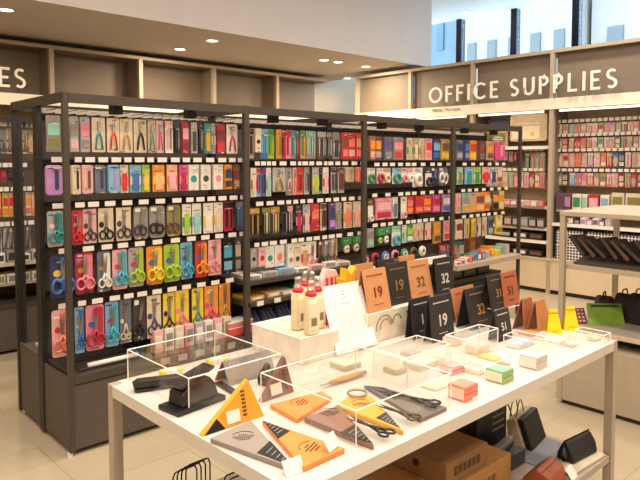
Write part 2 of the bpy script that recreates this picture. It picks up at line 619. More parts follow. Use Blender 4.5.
def pack(kind, w, h, c, root):
    """goods hanging from a hook: top centre at the origin, front towards -y"""
    c1, c2, c3 = (list(c) + ['white', 'grey'])[:3]
    m1, m2, m3 = pc(c1), pc(c2), pc(c3)
    W = pc('white')
    if kind == 'plier':
        MB().prism(rrect(w, h, .006, 0, -h / 2), 0, CARDT, m1).build('backing_card', root)
        o = MB()
        for s in (1, -1):
            o.tube([(-s * w * .08, -.008, -h * .12), (-s * w * .06, -.008, -h * .3), (0, -.008, -h * .40)], [.002, .005, .006], STEEL, 6)
        p = o.build('pliers', root)
        o = MB()
        for s in (1, -1):
            o.tube([(0, -.008, -h * .38), (s * w * .16, -.008, -h * .55), (s * w * .27, -.008, -h * .92)], [.005, w * .07, w * .06], m2, 6)
        o.build('handle', p, smooth=True)
    elif kind == 'case':
        MB().prism(rrect(w, h, w * .2, 0, -h / 2), -.018, .018, m1).build('case_body', root, bevel=.006)
        MB().prism(rrect(w * .24, h * .62, .004, w * .12, -h * .5), -.021, -.0185, m2).build('brand_label', root)
        MB().box(-w * .5, w * .5, -.0195, -.0185, -h * .09, -h * .07, m3).build('zip', root)
    elif kind == 'slim':
        MB().prism(rrect(w, h, .004, 0, -h / 2), 0, CARDT, m1).build('backing_card', root)
        scissors(h * .86, w * .9, STEEL, m2, root, (0, -.006, -h * .52), (0, 0, 0), 4, .9)
        MB().prism(arc(-w * .3, -h * .48, w * .16, w * .2, 0, 360, 10)[:-1], -.003, -.0005, m2).build('printed_spot', root)
    elif kind == 'scis':
        MB().prism(rrect(w, h, w * .14, 0, -h / 2), -.001, .003, m1).build('backing_card', root)
        MB().prism(rrect(w * .5, h * .8, w * .12, w * .18, -h * .45), -.012, -.0015, m2).build('blister_shape', root, bevel=.003)
        MB().prism(arc(-w * .2, -h * .42, w * .18, w * .16, 0, 360, 10)[:-1], -.004, -.0015, m3).build('printed_spot', root)
        scissors(h * .8, w * .95, STEEL, m2, root, (w * .0, -.018, -h * .52), (0, 0, 0), 5, 1.0)
    elif kind == 'dark':
        MB().prism(rrect(w, h, w * .2, 0, -h / 2), -.001, .003, m1).build('backing_card', root)
        MB().box(-w * .4, -w * .05, -.004, -.0015, -h * .16, -h * .05, W).build('brand_label', root)
        scissors(h * .8, w * .8, STEEL, m2, root, (0, -.01, -h * .5), (0, math.radians(8), 0), 3, 1.1)
    elif kind == 'pens':
        MB().box(-w / 2, w / 2, 0, CARDT, -h, 0, m1).build('backing_card', root)
        n = 3 if w > .06 else 2
        for i in range(n):
            x = (i - (n - 1) / 2) * w * .8 / n
            mm = (m2, m3, m2)[i]
            MB().tube([(x, -.007, -h * .25), (x, -.007, -h * .8), (x, -.007, -h * .92)], [.0055, .0055, .001], mm, 6).build('pen', root)
        MB().box(-w * .48, w * .48, -.002, -.0005, -h * .2, -h * .02, m2).build('header', root)
    elif kind == 'ring':
        MB().box(-w / 2, w / 2, 0, CARDT, -h * .3, 0, m2).build('header', root)
        r = min(w * .46, h * .36)
        MB().ring(0, -h + r, r * .72, r * .72, r * .3, m1, y=-.012, n=14, k=6).build('tape_roll', root, smooth=True)
        MB().box(-w / 2, w / 2, 0.0, .001, -h, -h * .3, W).build('backing_card', root)
    elif kind == 'rollpair':
        MB().box(-w / 2, w / 2, -.02, .01, -h * .4, 0, m1).build('header', root)
        r = w * .3
        MB().ring(0, -h * .68, r * .7, r * .7, r * .5, m2, y=-.01, n=14, k=6).build('tape_roll', root, smooth=True)
    elif kind == 'wbox':
        MB().box(-w / 2, w / 2, -.012, .016, -h, 0, m1).build('carton', root, bevel=.0015)
        MB().prism(arc(0, -h * .55, w * .3, w * .3, 0, 360, 12)[:-1], -.014, -.0125, m2).build('printed_spot', root)
    elif kind == 'bag':
        MB().prism([(-w * .5, -h * .04), (-w * .44, 0), (w * .44, 0), (w * .5, -h * .04), (w * .46, -h * .5), (w * .5, -h), (-w * .5, -h), (-w * .46, -h * .5)], -.009, .009, m1).build('bag_body', root, bevel=.004)
        MB().box(-w * .4, w * .4, -.0115, -.0095, -h * .55, -h * .2, m2).build('label_panel', root)
        MB().box(-w * .4, w * .4, -.0115, -.0095, -h * .9, -h * .65, m3).build('lower_print', root)
    else:  # 'band'
        MB().box(-w / 2, w / 2, -.003, .003, -h, 0, m1).build('backing_card', root)
        MB().box(-w * .47, w * .47, -.008, -.0035, -h * .72, -h * .42, m2).build('printed_band', root)
        MB().box(-w * .30, w * .30, -.01, -.0085, -h * .93, -h * .3, m3).build('product', root, bevel=.002)
    # small printed words and marks on the card
    rd = random.Random(int(w * 1e5) + len(kind) * 77)
    b = MB()
    dk = [pc('charcoal'), W, pc('grey'), m3, m2]
    for k in range(5):
        ww, zz = w * rd.uniform(.12, .5), -h * rd.choice([.05, .09, .14, .2, .8, .9, .95])
        xx = rd.uniform(-w * .45, w * .45 - ww)
        hh_ = h * rd.uniform(.012, .04)
        yf = -.0035 if kind not in ('case', 'wbox', 'bag', 'rollpair') else {'case': -.0205, 'wbox': -.0135, 'bag': -.013, 'rollpair': -.021}[kind]
        if kind == 'ring' or (kind == 'rollpair' and zz < -h * .35):
            zz = -h * rd.uniform(.05, .25)
        if kind in ('band', 'pens') and zz < -h * .25:
            zz = -h * .22
        b.box(xx, xx + ww, yf, 0.001, zz - hh_, zz, dk[k])
    card = root.children[0] if kind not in ('bag', 'wbox', 'case') else root.children[0]
    me = card.data
    import bmesh
    bm = bmesh.new()
    bm.from_mesh(me)
    idx = {}
    for m in b.mats:
        if m.name not in [q.name for q in me.materials]:
            me.materials.append(m)
        idx[m] = [q.name for q in me.materials].index(m.name)
    vs = [bm.verts.new(v) for v in b.v]
    for f, mi in zip(b.f, b.m):
        bm.faces.new([vs[k] for k in f]).material_index = idx[b.mats[mi]]
    bm.to_mesh(me)
    bm.free()
    return root


KN = {'plier': ('carded_pliers', 'pliers'), 'case': ('pencil_case', 'pencil case'), 'slim': ('carded_scissors', 'scissors'),
      'scis': ('carded_scissors', 'scissors'), 'dark': ('carded_scissors', 'scissors'), 'pens': ('pen_pack', 'pens'), 'ring': ('tape_pack', 'tape'),
      'rollpair': ('tape_pack', 'tape'), 'wbox': ('hanging_carton', 'carton'), 'bag': ('hanging_bag', 'packet'), 'band': ('hanging_card', 'packet')}
KW = {'plier': '{1}-handled pliers on {0} card', 'case': '{0} soft pencil case with {1} label', 'slim': '{1}-handled long scissors on {0} card',
      'scis': '{1}-handled scissors on {0} card', 'dark': '{1} scissors on {0} card', 'pens': '{1} and {2} pens on {0} card',
      'ring': '{0} tape roll under {1} header', 'rollpair': '{1} tape roll in {0} packet', 'wbox': '{0} carton with {1} spot', 'bag': '{0} packet with {1} label',
      'band': '{0} carded goods with {1} band'}
ORD = 'first second third fourth fifth sixth seventh eighth ninth tenth eleventh twelfth thirteenth fourteenth fifteenth sixteenth seventeenth eighteenth nineteenth twentieth'.split()

PY = 3.46


def rowpacks(items, ztop, zbot, plane, val, rowname, bayname, hook_parent=None, tags=True, hookdepth=.3):
    """items: (px0, px1, kind, colours...) -> things hung in a row"""
    for i, it in enumerate(items):
        px0, px1, kind = it[:3]
        cols = [x for x in it[3:] if isinstance(x, str)]
        hh = [x for x in it[3:] if not isinstance(x, str)]
        h = (ztop - zbot) * (hh[0] if hh else 1.0)
        if plane == 'y':
            a = at_y(px0, 200, val)
            b = at_y(px1, 200, val)
            w = abs(b.x - a.x) * .93
            loc = ((a.x + b.x) / 2, val + random.uniform(-.012, .012), ztop)
            rz = random.uniform(-.10, .10)
        else:
            a = at_x(px0, 200, val)
            b = at_x(px1, 200, val)
            w = abs(b.y - a.y) * .93
            loc = (val + random.uniform(-.012, .012), (a.y + b.y) / 2, ztop)
            rz = -PI / 2 + random.uniform(-.08, .08)
        nm, cat = KN[kind]
        c = (cols + ['white', 'grey'])[:3]
        lb = KW[kind].format(*c) + ', %s of %s, %s from left' % (rowname, bayname, ORD[i])
        t = thing(nm, lb, cat, loc, rz, '%s of %s' % (rowname, bayname))
        pack(kind, w, h, cols, t)
        if hook_parent is not None:
            hk = MB()
            ml = Vector(loc)
            if plane == 'y':
                ml = ml - hook_parent.location
                hk.tube([(ml.x, val + hookdepth - hook_parent.location.y, ztop + .012), (ml.x, val - .03 - hook_parent.location.y, ztop + .012)], .003, WIRE, 5)
                hk.tube([(ml.x, val + .1 - hook_parent.location.y, ztop + .032), (ml.x, val - .05 - hook_parent.location.y, ztop + .032)], .0022, WIRE, 4)
                o = hk.build('hook', hook_parent)
                if tags:
                    tw = min(.062, w * .85)
                    MB().box(-tw / 2, tw / 2, -.001, .001, -.014, .014, TAG).build('price_tag', o, loc=(ml.x, val - .052 - hook_parent.location.y, ztop + .03))
            else:
                yy = loc[1] - 0
                dx = hook_parent.location.x
                lx = hook_parent.location.y - loc[1]
                hk.tube([(lx, .44, ztop + .012), (lx, val - dx - .03, ztop + .012)], .003, WIRE, 5)
                o = hk.build('hook', hook_parent)
                if tags:
                    tw = min(.06, w * .85)
                    MB().box(-tw / 2, tw / 2, -.001, .001, -.018, .018, TAG).build('price_tag', o, loc=(lx, val - dx - .045, ztop + .034))


# ------------------------------------------------------------------ the front gondola, four bays
GX = [1.285, 2.46, 3.602, 4.793, 6.02]
GF, GB, GM = 3.345, 4.19, 3.79
gl = ['nearest bay of the black gondola, hung with scissors and cases', 'second bay of the black gondola, with low shelves',
      'third bay of the black gondola, hung with tape rolls', 'far end bay of the black gondola with protruding shelf']
bays = []
for i in range(4):
    x0, x1 = GX[i], GX[i + 1]
    w = x1 - x0
    t = thing('display_gondola', gl[i], 'display shelving', (x0, GF, 0), 0, None)
    bays.append(t)
    pw = .03 if i == 0 else .04
    p0 = 0
    D = GB - GF
    inner = pw + p0 + .001
    wr = w - (.001 if i < 3 else .032)
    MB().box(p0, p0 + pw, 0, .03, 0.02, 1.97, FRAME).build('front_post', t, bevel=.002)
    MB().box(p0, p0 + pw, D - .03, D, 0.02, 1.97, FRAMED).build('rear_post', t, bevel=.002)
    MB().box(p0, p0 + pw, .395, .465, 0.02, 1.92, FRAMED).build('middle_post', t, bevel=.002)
    if i == 3:
        MB().box(w - .03, w, 0, .03, 0, 1.97, FRAME).build('front_post', t)
        MB().box(w - .03, w, D - .03, D, 0, 1.97, FRAMED).build('rear_post', t)
        MB().box(w - .03, w, .031, D - .031, 1.93, 1.97, FRAME).build('side_beam', t)
        MB().box(w - .03, w, .421, .455, 0, 1.919, FRAMED).build('middle_post', t)
    MB().box(p0, p0 + pw, .031, D - .031, 1.92, 1.97, FRAME).build('side_beam', t)
    MB().box(inner, wr, 0, .03, 1.915, 1.965, FRAME).build('top_beam', t)
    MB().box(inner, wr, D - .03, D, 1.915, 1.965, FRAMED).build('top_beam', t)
    MB().box(inner, wr, .43, .446, 0.42, 1.86, BOARD).build('peg_panel', t)
    MB().box(inner, wr, .43, .446, 1.861, 1.914, GREIGE).build('lit_board_top', t)  # same backboard as below; paler colour stands for light on its top
    for z in (1.87, 1.6, 1.355, 1.11, .83):
        MB().box(inner, wr, .40, .429, z - .008, z + .012, WIRE).build('hook_rail', t)
    by = 0.008 if i < 3 else .2
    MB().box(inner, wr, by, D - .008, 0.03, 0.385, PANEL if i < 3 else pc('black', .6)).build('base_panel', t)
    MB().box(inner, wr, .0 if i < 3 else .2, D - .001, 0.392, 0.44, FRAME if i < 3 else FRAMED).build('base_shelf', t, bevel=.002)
    for (xx) in (.0, .03):
        MB().lathe([(.015, 0), (.015, .02)], TRIMW, 10).build('foot', t, loc=(xx + .005, .02 if xx == 0 else D - .02, 0))
    # small black clamps under the beam
    for fx in (.3, .72):
        MB().box(w * fx - .03, w * fx + .03, .10, .16, 1.875, 1.935, WIRE).box(w * fx - .008, w * fx + .008, .03, .10, 1.92, 1.935, WIRE).build('beam_clamp', t)
for fy in (.02, .45):
    pass
MB().box(0.0, .012, .031, .42, .03, .425, PANEL).box(0.0, .012, .456, GB - GF - .031, .03, .46, PANEL).build('side_panel', bays[0], loc=(0.009, 0, 0))

Z5 = [(1.85, 1.655), (1.583, 1.42), (1.335, 1.14), (1.09, .857), (.79, .53)]
RN = ['top row', 'second row', 'third row', 'fourth row', 'lowest row']
B1 = [
    [(47, 62, 'bag', 'grey', 'mint', 'olive'), (71, 80, 'bag', 'silver', 'grey', 'rose'), (81, 91, 'bag', 'silver', 'pink', 'grey'),
     (92, 106, 'plier', 'cream', 'teal'), (107, 120, 'plier', 'cream', 'red'), (120, 133, 'plier', 'cream', 'tan'), (134, 148, 'plier', 'cream', 'black'),
     (148, 156, 'plier', 'beige', 'teal'), (157, 165, 'plier', 'rose', 'magenta'), (166, 174, 'pens', 'white', 'rose', 'grey'), (175, 182, 'pens', 'black', 'charcoal', 'grey'),
     (183, 190, 'bag', 'crimson', 'rose', 'maroon'), (191, 197, 'band', 'silver', 'grey', 'charcoal'), (198, 203, 'pens', 'black', 'charcoal', 'grey'),
     (204, 211, 'band', 'teal', 'olive', 'ochre'), (212, 216, 'band', 'silver', 'white', 'grey'), (217, 225, 'bag', 'crimson', 'maroon', 'red'), (226, 237, 'plier', 'white', 'crimson')],
    [(46, 63, 'case', 'lilac', 'navy', 'white'), (71, 80, 'case', 'cream', 'black', 'beige'), (81, 93, 'case', 'rose', 'brown', 'white'), (94, 106, 'case', 'slate', 'navy', 'rose'),
     (107, 119, 'case', 'sky', 'lilac', 'navy'), (120, 129, 'band', 'cream', 'salmon', 'red'), (130, 142, 'band', 'sky', 'cream', 'blue'), (143, 151, 'band', 'lime', 'sky', 'yellow'),
     (152, 165, 'band', 'orange', 'yellow', 'peach'), (166, 177, 'band', 'peach', 'salmon', 'rose'), (178, 187, 'band', 'magenta', 'pink', 'crimson'),
     (188, 199, 'wbox', 'white', 'teal'), (201, 211, 'wbox', 'white', 'charcoal'), (213, 223, 'wbox', 'white', 'pink'), (224, 232, 'bag', 'orange', 'navy', 'charcoal'), (233, 240, 'bag', 'brown', 'maroon', 'tan')],
    [(46, 63, 'scis', 'silver', 'teal', 'white'), (70, 82, 'scis', 'crimson', 'red', 'pink'), (82, 97, 'slim', 'rose', 'charcoal'), (98, 114, 'slim', 'cream', 'black'),
     (115, 131, 'slim', 'cream', 'charcoal'), (132, 147, 'dark', 'grey', 'charcoal'), (148, 164, 'dark', 'grey', 'black'), (165, 180, 'dark', 'olive', 'brown'),
     (181, 190, 'band', 'white', 'green', 'lime'), (191, 201, 'band', 'white', 'sky', 'mint'), (202, 212, 'band', 'white', 'yellow', 'white'), (213, 223, 'band', 'white', 'peach', 'cream'),
     (224, 234, 'pens', 'crimson', 'black', 'red'), (235, 243, 'pens', 'navy', 'slate', 'blue')],
    [(47, 72, 'scis', 'navy', 'blue', 'yellow'), (74, 93, 'scis', 'crimson', 'pink', 'gold'), (95, 109, 'scis', 'slate', 'white', 'gold'), (110, 126, 'scis', 'rose', 'cyan', 'magenta'),
     (127, 143, 'scis', 'silver', 'lime', 'magenta'), (144, 161, 'scis', 'orange', 'yellow', 'blue'), (162, 179, 'scis', 'lime', 'lime', 'blue'), (180, 193, 'scis', 'sky', 'cyan', 'blue'),
     (194, 207, 'scis', 'red', 'orange', 'blue'), (208, 221, 'slim', 'rose', 'pink'), (222, 233, 'bag', 'black', 'cyan', 'sky'), (234, 241, 'bag', 'charcoal', 'beige', 'grey')],
    [(48, 68, 'scis', 'rose', 'salmon', 'red'), (71, 81, 'scis', 'sky', 'blue', 'white'), (82, 101, 'scis', 'pink', 'crimson', 'blue'), (102, 116, 'scis', 'sky', 'cyan', 'magenta'),
     (117, 129, 'slim', 'slate', 'cream'), (130, 143, 'dark', 'charcoal', 'black'), (144, 159, 'slim', 'cream', 'navy'), (160, 173, 'slim', 'yellow', 'black'),
     (174, 188, 'slim', 'yellow', 'pink'), (190, 202, 'slim', 'yellow', 'teal'), (203, 217, 'slim', 'orange', 'magenta'), (218, 231, 'slim', 'orange', 'gold')]]
for r in range(5):
    rowpacks(B1[r], Z5[r][0], Z5[r][1], 'y', PY, RN[r], 'nearest bay', bays[0], r > 0)

Z2 = [(1.83, 1.625), (1.56, 1.36), (1.285, 1.08), (1.005, .84)]
B2 = [
    [(249, 254, 'pens', 'beige', 'black', 'grey'), (254, 260, 'wbox', 'cream', 'black', .8), (260, 268, 'pens', 'blue', 'sky', 'cyan'), (268, 275, 'pens', 'lime', 'green', 'lime'),
     (275, 281, 'pens', 'ochre', 'orange', 'olive'), (281, 286, 'pens', 'crimson', 'maroon', 'red'), (286, 291, 'pens', 'pink', 'crimson', 'rose'), (291, 296, 'pens', 'grey', 'teal', 'silver'),
     (296, 300, 'pens', 'maroon', 'teal', 'red'), (300, 305, 'pens', 'tan', 'green', 'orange'), (305, 310, 'pens', 'grey', 'mint', 'silver'), (310, 316, 'pens', 'grey', 'mint', 'silver'),
     (317, 322, 'pens', 'brown', 'silver', 'charcoal'), (322, 327, 'pens', 'charcoal', 'silver', 'grey'), (327, 333, 'pens', 'charcoal', 'grey', 'silver'), (333, 340, 'band', 'grey', 'silver', 'charcoal'),
     (341, 347, 'bag', 'red', 'brown', 'salmon'), (347, 354, 'bag', 'red', 'salmon', 'rose'), (354, 361, 'bag', 'red', 'tan', 'salmon')],
    [(250, 256, 'band', 'white', 'red', 'cream'), (256, 262, 'pens', 'sky', 'red', 'blue'), (262, 267, 'pens', 'slate', 'purple', 'navy'), (267, 272, 'band', 'white', 'silver', 'mint'),
     (272, 285, 'plier', 'silver', 'gold', .85), (285, 292, 'plier', 'grey', 'rose'), (293, 297, 'plier', 'rose', 'salmon'), (297, 304, 'pens', 'salmon', 'red', 'maroon'),
     (304, 310, 'pens', 'silver', 'grey', 'charcoal'), (311, 318, 'band', 'silver', 'yellow', 'lime'), (319, 323, 'pens', 'grey', 'black', 'charcoal'), (323, 329, 'band', 'white', 'red', 'rose'),
     (330, 336, 'pens', 'silver', 'charcoal', 'grey'), (337, 344, 'pens', 'silver', 'maroon', 'brown'), (345, 354, 'case', 'beige', 'tan', 'cream', .6), (355, 361, 'case', 'salmon', 'red', 'rose', .6)],
    [(250, 260, 'pens', 'charcoal', 'ochre', 'black'), (261, 270, 'pens', 'black', 'olive', 'white'), (271, 281, 'pens', 'charcoal', 'ochre', 'white'), (281, 287, 'pens', 'charcoal', 'black', 'grey'),
     (288, 294, 'pens', 'black', 'rose', 'silver'), (295, 301, 'band', 'charcoal', 'pink', 'crimson'), (302, 309, 'band', 'silver', 'charcoal', 'rose'), (311, 320, 'bag', 'red', 'salmon', 'crimson'),
     (320, 327, 'pens', 'cream', 'brown', 'black'), (328, 335, 'bag', 'purple', 'navy', 'lilac'), (336, 342, 'band', 'silver', 'olive', 'grey'), (343, 351, 'band', 'cream', 'orange', 'salmon'), (352, 360, 'band', 'cream', 'orange', 'rose')],
    [(249, 255, 'wbox', 'silver', 'black', .8), (256, 264, 'wbox', 'rose', 'crimson', .8), (264, 273, 'wbox', 'white', 'teal', .9), (273, 284, 'wbox', 'white', 'salmon', .9),
     (286, 293, 'wbox', 'white', 'grey', 1.25), (293, 300, 'wbox', 'cream', 'charcoal', 1.25), (301, 308, 'band', 'white', 'red', 'tan', 1.25), (308, 316, 'slim', 'white', 'pink', 1.25),
     (317, 323, 'dark', 'brown', 'black', 1.2), (323, 331, 'dark', 'grey', 'charcoal', 1.2), (331, 338, 'dark', 'beige', 'brown', 1.2), (341, 350, 'rollpair', 'green', 'cream', .8), (351, 360, 'rollpair', 'green', 'cream', .8)]]
for r in range(4):
    rowpacks(B2[r], Z2[r][0], Z2[r][1], 'y', PY, RN[r], 'second bay', bays[1], r > 0)
Z3 = [(1.81, 1.62), (1.55, 1.38), (1.30, 1.12), (1.055, .90)]
B3 = [
    [(368, 374, 'bag', 'terracotta', 'orange', 'rose'), (374, 380, 'bag', 'brown', 'orange', 'silver'), (384, 392, 'bag', 'slate', 'purple', 'grey'), (392, 403, 'bag', 'grey', 'pink', 'red'),
     (407, 413, 'band', 'cream', 'green', 'beige'), (413, 418, 'band', 'beige', 'brown', 'cream'), (418, 424, 'band', 'cream', 'olive', 'tan'), (424, 431, 'bag', 'rose', 'red', 'salmon'),
     (431, 440, 'bag', 'navy', 'sky', 'blue'), (440, 449, 'bag', 'ochre', 'brown', 'yellow')],
    [(368, 376, 'ring', 'green', 'white', .75), (376, 384, 'ring', 'crimson', 'white', .75), (384, 391, 'ring', 'cream', 'beige', .75), (391, 400, 'ring', 'teal', 'sky', .8),
     (400, 406, 'ring', 'pink', 'rose', .75), (406, 412, 'ring', 'white', 'rose', .75), (412, 424, 'ring', 'white', 'white'), (424, 431, 'ring', 'black', 'charcoal'), (431, 438, 'dark', 'navy', 'charcoal'), (438, 449, 'dark', 'slate', 'white')],
    [(367, 373, 'ring', 'white', 'brown', 1.05), (374, 392, 'bag', 'pink', 'rose', 'crimson'), (393, 399, 'band', 'white', 'sky', 'slate'), (400, 406, 'ring', 'rose', 'white', 1.05),
     (406, 413, 'bag', 'red', 'salmon', 'orange', .85), (414, 422, 'bag', 'red', 'crimson', 'salmon', .85), (423, 431, 'bag', 'red', 'orange', 'salmon', .85), (432, 440, 'bag', 'magenta', 'crimson', 'pink', .9), (441, 449, 'bag', 'lilac', 'white', 'blue', .9)],
    [(367, 374, 'bag', 'silver', 'grey', 'mint'), (375, 382, 'rollpair', 'green', 'lime'), (382, 390, 'rollpair', 'green', 'white'), (391, 400, 'ring', 'cyan', 'mint', 1.1), (401, 406, 'band', 'white', 'green', 'mint'),
     (406, 412, 'bag', 'green', 'lime', 'white'), (412, 418, 'band', 'cream', 'salmon', 'beige'), (418, 424, 'band', 'cream', 'red', 'beige'), (424, 431, 'band', 'cream', 'crimson', 'rose'), (433, 441, 'bag', 'ochre', 'orange', 'brown', 1.3), (443, 449, 'bag', 'rose', 'pink', 'red', 1.2)]]
for r in range(4):
    rowpacks(B3[r], Z3[r][0], Z3[r][1], 'y', PY, RN[r], 'third bay', bays[2], r > 0)
Z4 = [(1.81, 1.62), (1.55, 1.385), (1.30, 1.11), (1.05, .86)]
B4 = [
    [(456, 462, 'bag', 'slate', 'navy', 'silver'), (462, 468, 'bag', 'navy', 'blue', 'grey'), (468, 476, 'bag', 'orange', 'red', 'yellow'), (477, 483, 'bag', 'maroon', 'brown', 'slate'), (484, 492, 'bag', 'tan', 'orange', 'brown'), (493, 503, 'case', 'magenta', 'pink', 'rose')],
    [(456, 463, 'band', 'mint', 'cream', 'olive'), (464, 472, 'band', 'sky', 'mint', 'teal'), (473, 480, 'band', 'lime', 'cream', 'green'), (481, 488, 'band', 'rose', 'crimson', 'red'), (489, 495, 'band', 'silver', 'white', 'navy'), (496, 501, 'bag', 'rose', 'cream', 'brown')],
    [(456, 461, 'bag', 'rose', 'pink', 'tan'), (462, 468, 'bag', 'mint', 'grey', 'orange'), (468, 475, 'bag', 'silver', 'tan', 'orange'), (475, 483, 'bag', 'orange', 'brown', 'peach'), (484, 490, 'bag', 'orange', 'cream', 'terracotta'), (491, 498, 'bag', 'brown', 'orange', 'black'), (499, 504, 'bag', 'yellow', 'ochre', 'cream')],
    [(456, 463, 'bag', 'cream', 'maroon', 'rose'), (464, 470, 'pens', 'silver', 'yellow', 'grey'), (471, 476, 'pens', 'ochre', 'yellow', 'silver'), (477, 482, 'band', 'beige', 'charcoal', 'cream'), (482, 487, 'band', 'cream', 'brown', 'beige'), (488, 494, 'bag', 'slate', 'navy', 'silver'), (495, 502, 'bag', 'yellow', 'cream', 'olive')]]
for r in range(4):
    rowpacks(B4[r], Z4[r][0], Z4[r][1], 'y', PY, RN[r], 'far bay', bays[3], r > 0)

# --- shelves and loose goods in the gondola bays
def on_shelf_box(name, label, cat, x, y, z, w, d, h, cols, rz=0, group=None):
    t = thing(name, label, cat, (x, y, z), rz, group)
    MB().box(-w / 2, w / 2, -d / 2, d / 2, 0, h, pc(cols[0])).build('carton', t, bevel=.002)
    MB().box(-w * .36, w * .36, -d / 2 - .0016, -d / 2 - .0004, h * .2, h * .8, pc(cols[1])).build('front_print', t)
    return t


# bay 1 base shelf
pal = ['rose', 'white', 'cream', 'rose', 'silver', 'white', 'rose', 'cream']
for i in range(8):
    x = 1.86 + i * .072
    on_shelf_box('boxed_scissors', 'pale %s box standing on the nearest base shelf, %s from left' % (pal[i], ORD[i]), 'box', x, 3.44, .44, .06, .05, .135, (pal[i], 'grey' if i % 2 else 'white'), 0, 'boxes on the nearest base shelf')
for i in range(5):
    x = 1.86 + i * .12
    MB().box(-.03, .03, -.002, .0, -.02, .02, mat((170, 160, 148), .5)).build('price_tag', bays[0], loc=(x - GX[0], -.002, .405))
t = thing('wire_tray', 'black wire display tray on the base shelf left of the flat black case', 'tray', (1.56, 3.56, .441))
b = MB()
for i in range(11):
    y = -.16 + .032 * i
    b.tube([(-.2, y, .012 + .006 * i), (.2, y, .012 + .006 * i)], .0025, WIRE, 4)
b.build('wire_grid', t)
MB().tube([(-.2, -.16, .006), (.2, -.16, .006), (.2, .16, .08), (-.2, .16, .08)], .005, WIRE, 5, True).build('rim', t)
o = MB().tube([(0, 0, 0), (.30, 0, 0)], .016, pc('white'), 12).build('cardboard_tube', None, smooth=True)
o.location = (1.42, 3.42, .458)
tag(o, 'white paper tube lying on the nearest base shelf', 'tube')
t = thing('flat_case', 'black flat wavy case lying behind the pale boxes', 'case', (1.98, 3.64, .441), .0)
MB().prism([(-.22, 0), (.22, 0), (.22, .05), (.1, .075), (0, .055), (-.1, .08), (-.22, .055)], -.06, .06, pc('black')).build('case_body', t, bevel=.006)
# red box on the side base
on_shelf_box('flat_carton', 'red and white flat box on the rear base shelf', 'box', 1.42, 4.0, .44, .12, .16, .02, ('white', 'red'))

# bay 2 shelves
for z, y0 in ((.80, .02), (.66, .0)):
    MB().box(.022, 1.12, y0, .429, z - .03, z, FRAME).build('shelf', bays[1], bevel=.002)
for z, y0 in ((.76, .02),):
    MB().box(.022, 1.12, y0, .429, z - .03, z, FRAME).build('shelf', bays[2], bevel=.002)
cc = ['white', 'silver', 'sky', 'white', 'rose', 'white', 'cream']
for i in range(7):
    on_shelf_box('flat_carton', '%s flat box on upper shelf of second bay, %s from left' % (cc[i], ORD[i]), 'box', 2.58 + i * .145, 3.50, .80, .13, .2, .028 + .008 * (i % 3), (cc[i], 'grey'), random.uniform(-.1, .1), 'flat boxes on the upper shelf of the second bay')
cc = ['ochre', 'tan', 'cream', 'green', 'olive', 'mint', 'cream']
for i in range(7):
    on_shelf_box('flat_carton', '%s card box on lower shelf of second bay, %s from left' % (cc[i], ORD[i]), 'box', 2.58 + i * .145, 3.48, .66, .125, .2, .025 + .01 * (i % 2), (cc[i], 'white'), random.uniform(-.1, .1), 'card boxes on the lower shelf of the second bay')
    MB().box(-.028, .028, -.003, -.001, -.016, .016, TAG).build('price_tag', bays[1], loc=(.12 + i * .15, -.001, .645))


def pouch(name, label, x, y, z, w, h, d, col, col2, lean=0.3, rz=0, group=None, cat='pouch'):
    t = thing(name, label, cat, (x, y, z), 0, group, rot=(-lean, 0, rz))
    MB().prism([(-w / 2, 0), (w / 2, 0), (w * .52, h * .5), (w * .46, h), (-w * .46, h), (-w * .52, h * .5)], -d / 2, d / 2, pc(col, .6)).build('pouch_body', t, bevel=d * .3)
    for k in range(3):
        xx = -w * .3 + k * w * .3
        MB().box(xx - w * .04, xx + w * .04, -d / 2 - .002, -d / 2 - .0005, h * .08, h * .9, pc(col2)).build('stripe', t)
    return t


for i in range(4):
    pouch('striped_pouch', 'navy striped pouch on second bay base shelf, %s from left' % ORD[i], 2.62 + i * .15, 3.45 + .01 * i, .445, .14, .13, .035, 'navy', 'slate', .6, .2, 'navy pouches at the base of the second bay')
# rolls on bay 3 shelf
for i, c in enumerate(['red', 'crimson', 'blue', 'pink', 'green', 'brown', 'white']):
    x = 3.70 + i * .125
    t = thing('tape_roll', '%s tape roll standing on third bay shelf, %s from left' % (c, ORD[i]), 'tape', (x, 3.42, .76), 0, 'tape rolls on the third bay shelf')
    MB().ring(0, .05, .037, .037, .0125, pc(c), n=18, k=6).build('tape', t, smooth=True)
    MB().lathe([(.028, -.018), (.028, .018), (.022, .018), (.022, -.018)], pc('charcoal' if i % 2 else 'white'), 14, T=Matrix.Translation((0, 0, .05)) @ Matrix.Rotation(PI / 2, 4, 'X')).build('core', t)
MB().box(.03, 1.1, -.004, .019, .70, .76, WHITE).build('ticket_strip', bays[2])
# bay 4 protruding shelf
MB().box(0.022, 1.15, -.05, .43, .60, .65, GREIGE).build('shelf', bays[3], bevel=.003)
for i, (c, c2) in enumerate([('navy', 'slate'), ('navy', 'silver'), ('slate', 'navy')]):
    pouch('striped_pouch', 'navy striped pouch lying at left of the far bay shelf, %s in pile' % ORD[i], 4.86 + .05 * i, 3.44, .655 + .028 * i, .16, .13, .025, c, c2, 1.35, .2, 'striped pouches on the far shelf')
for i, (c, c2) in enumerate([('red', 'white'), ('crimson', 'rose'), ('red', 'cream')]):
    pouch('gift_pouch', 'red and white pouch leaning on the far bay shelf, %s from left' % ORD[i], 4.98 + .1 * i, 3.56, .655, .09, .15, .03, c, c2, .3, 0, 'red pouches on the far shelf')
for i, (c, c2) in enumerate([('green', 'white'), ('cyan', 'blue'), ('blue', 'white'), ('red', 'sky'), ('mint', 'silver')]):
    on_shelf_box('small_carton', '%s small box at the front of the far bay shelf, %s from left' % (c, ORD[i]), 'box', 5.1 + .075 * i, 3.38, .65, .065, .07, .075, (c, c2), 0, 'bright small boxes on the far shelf')
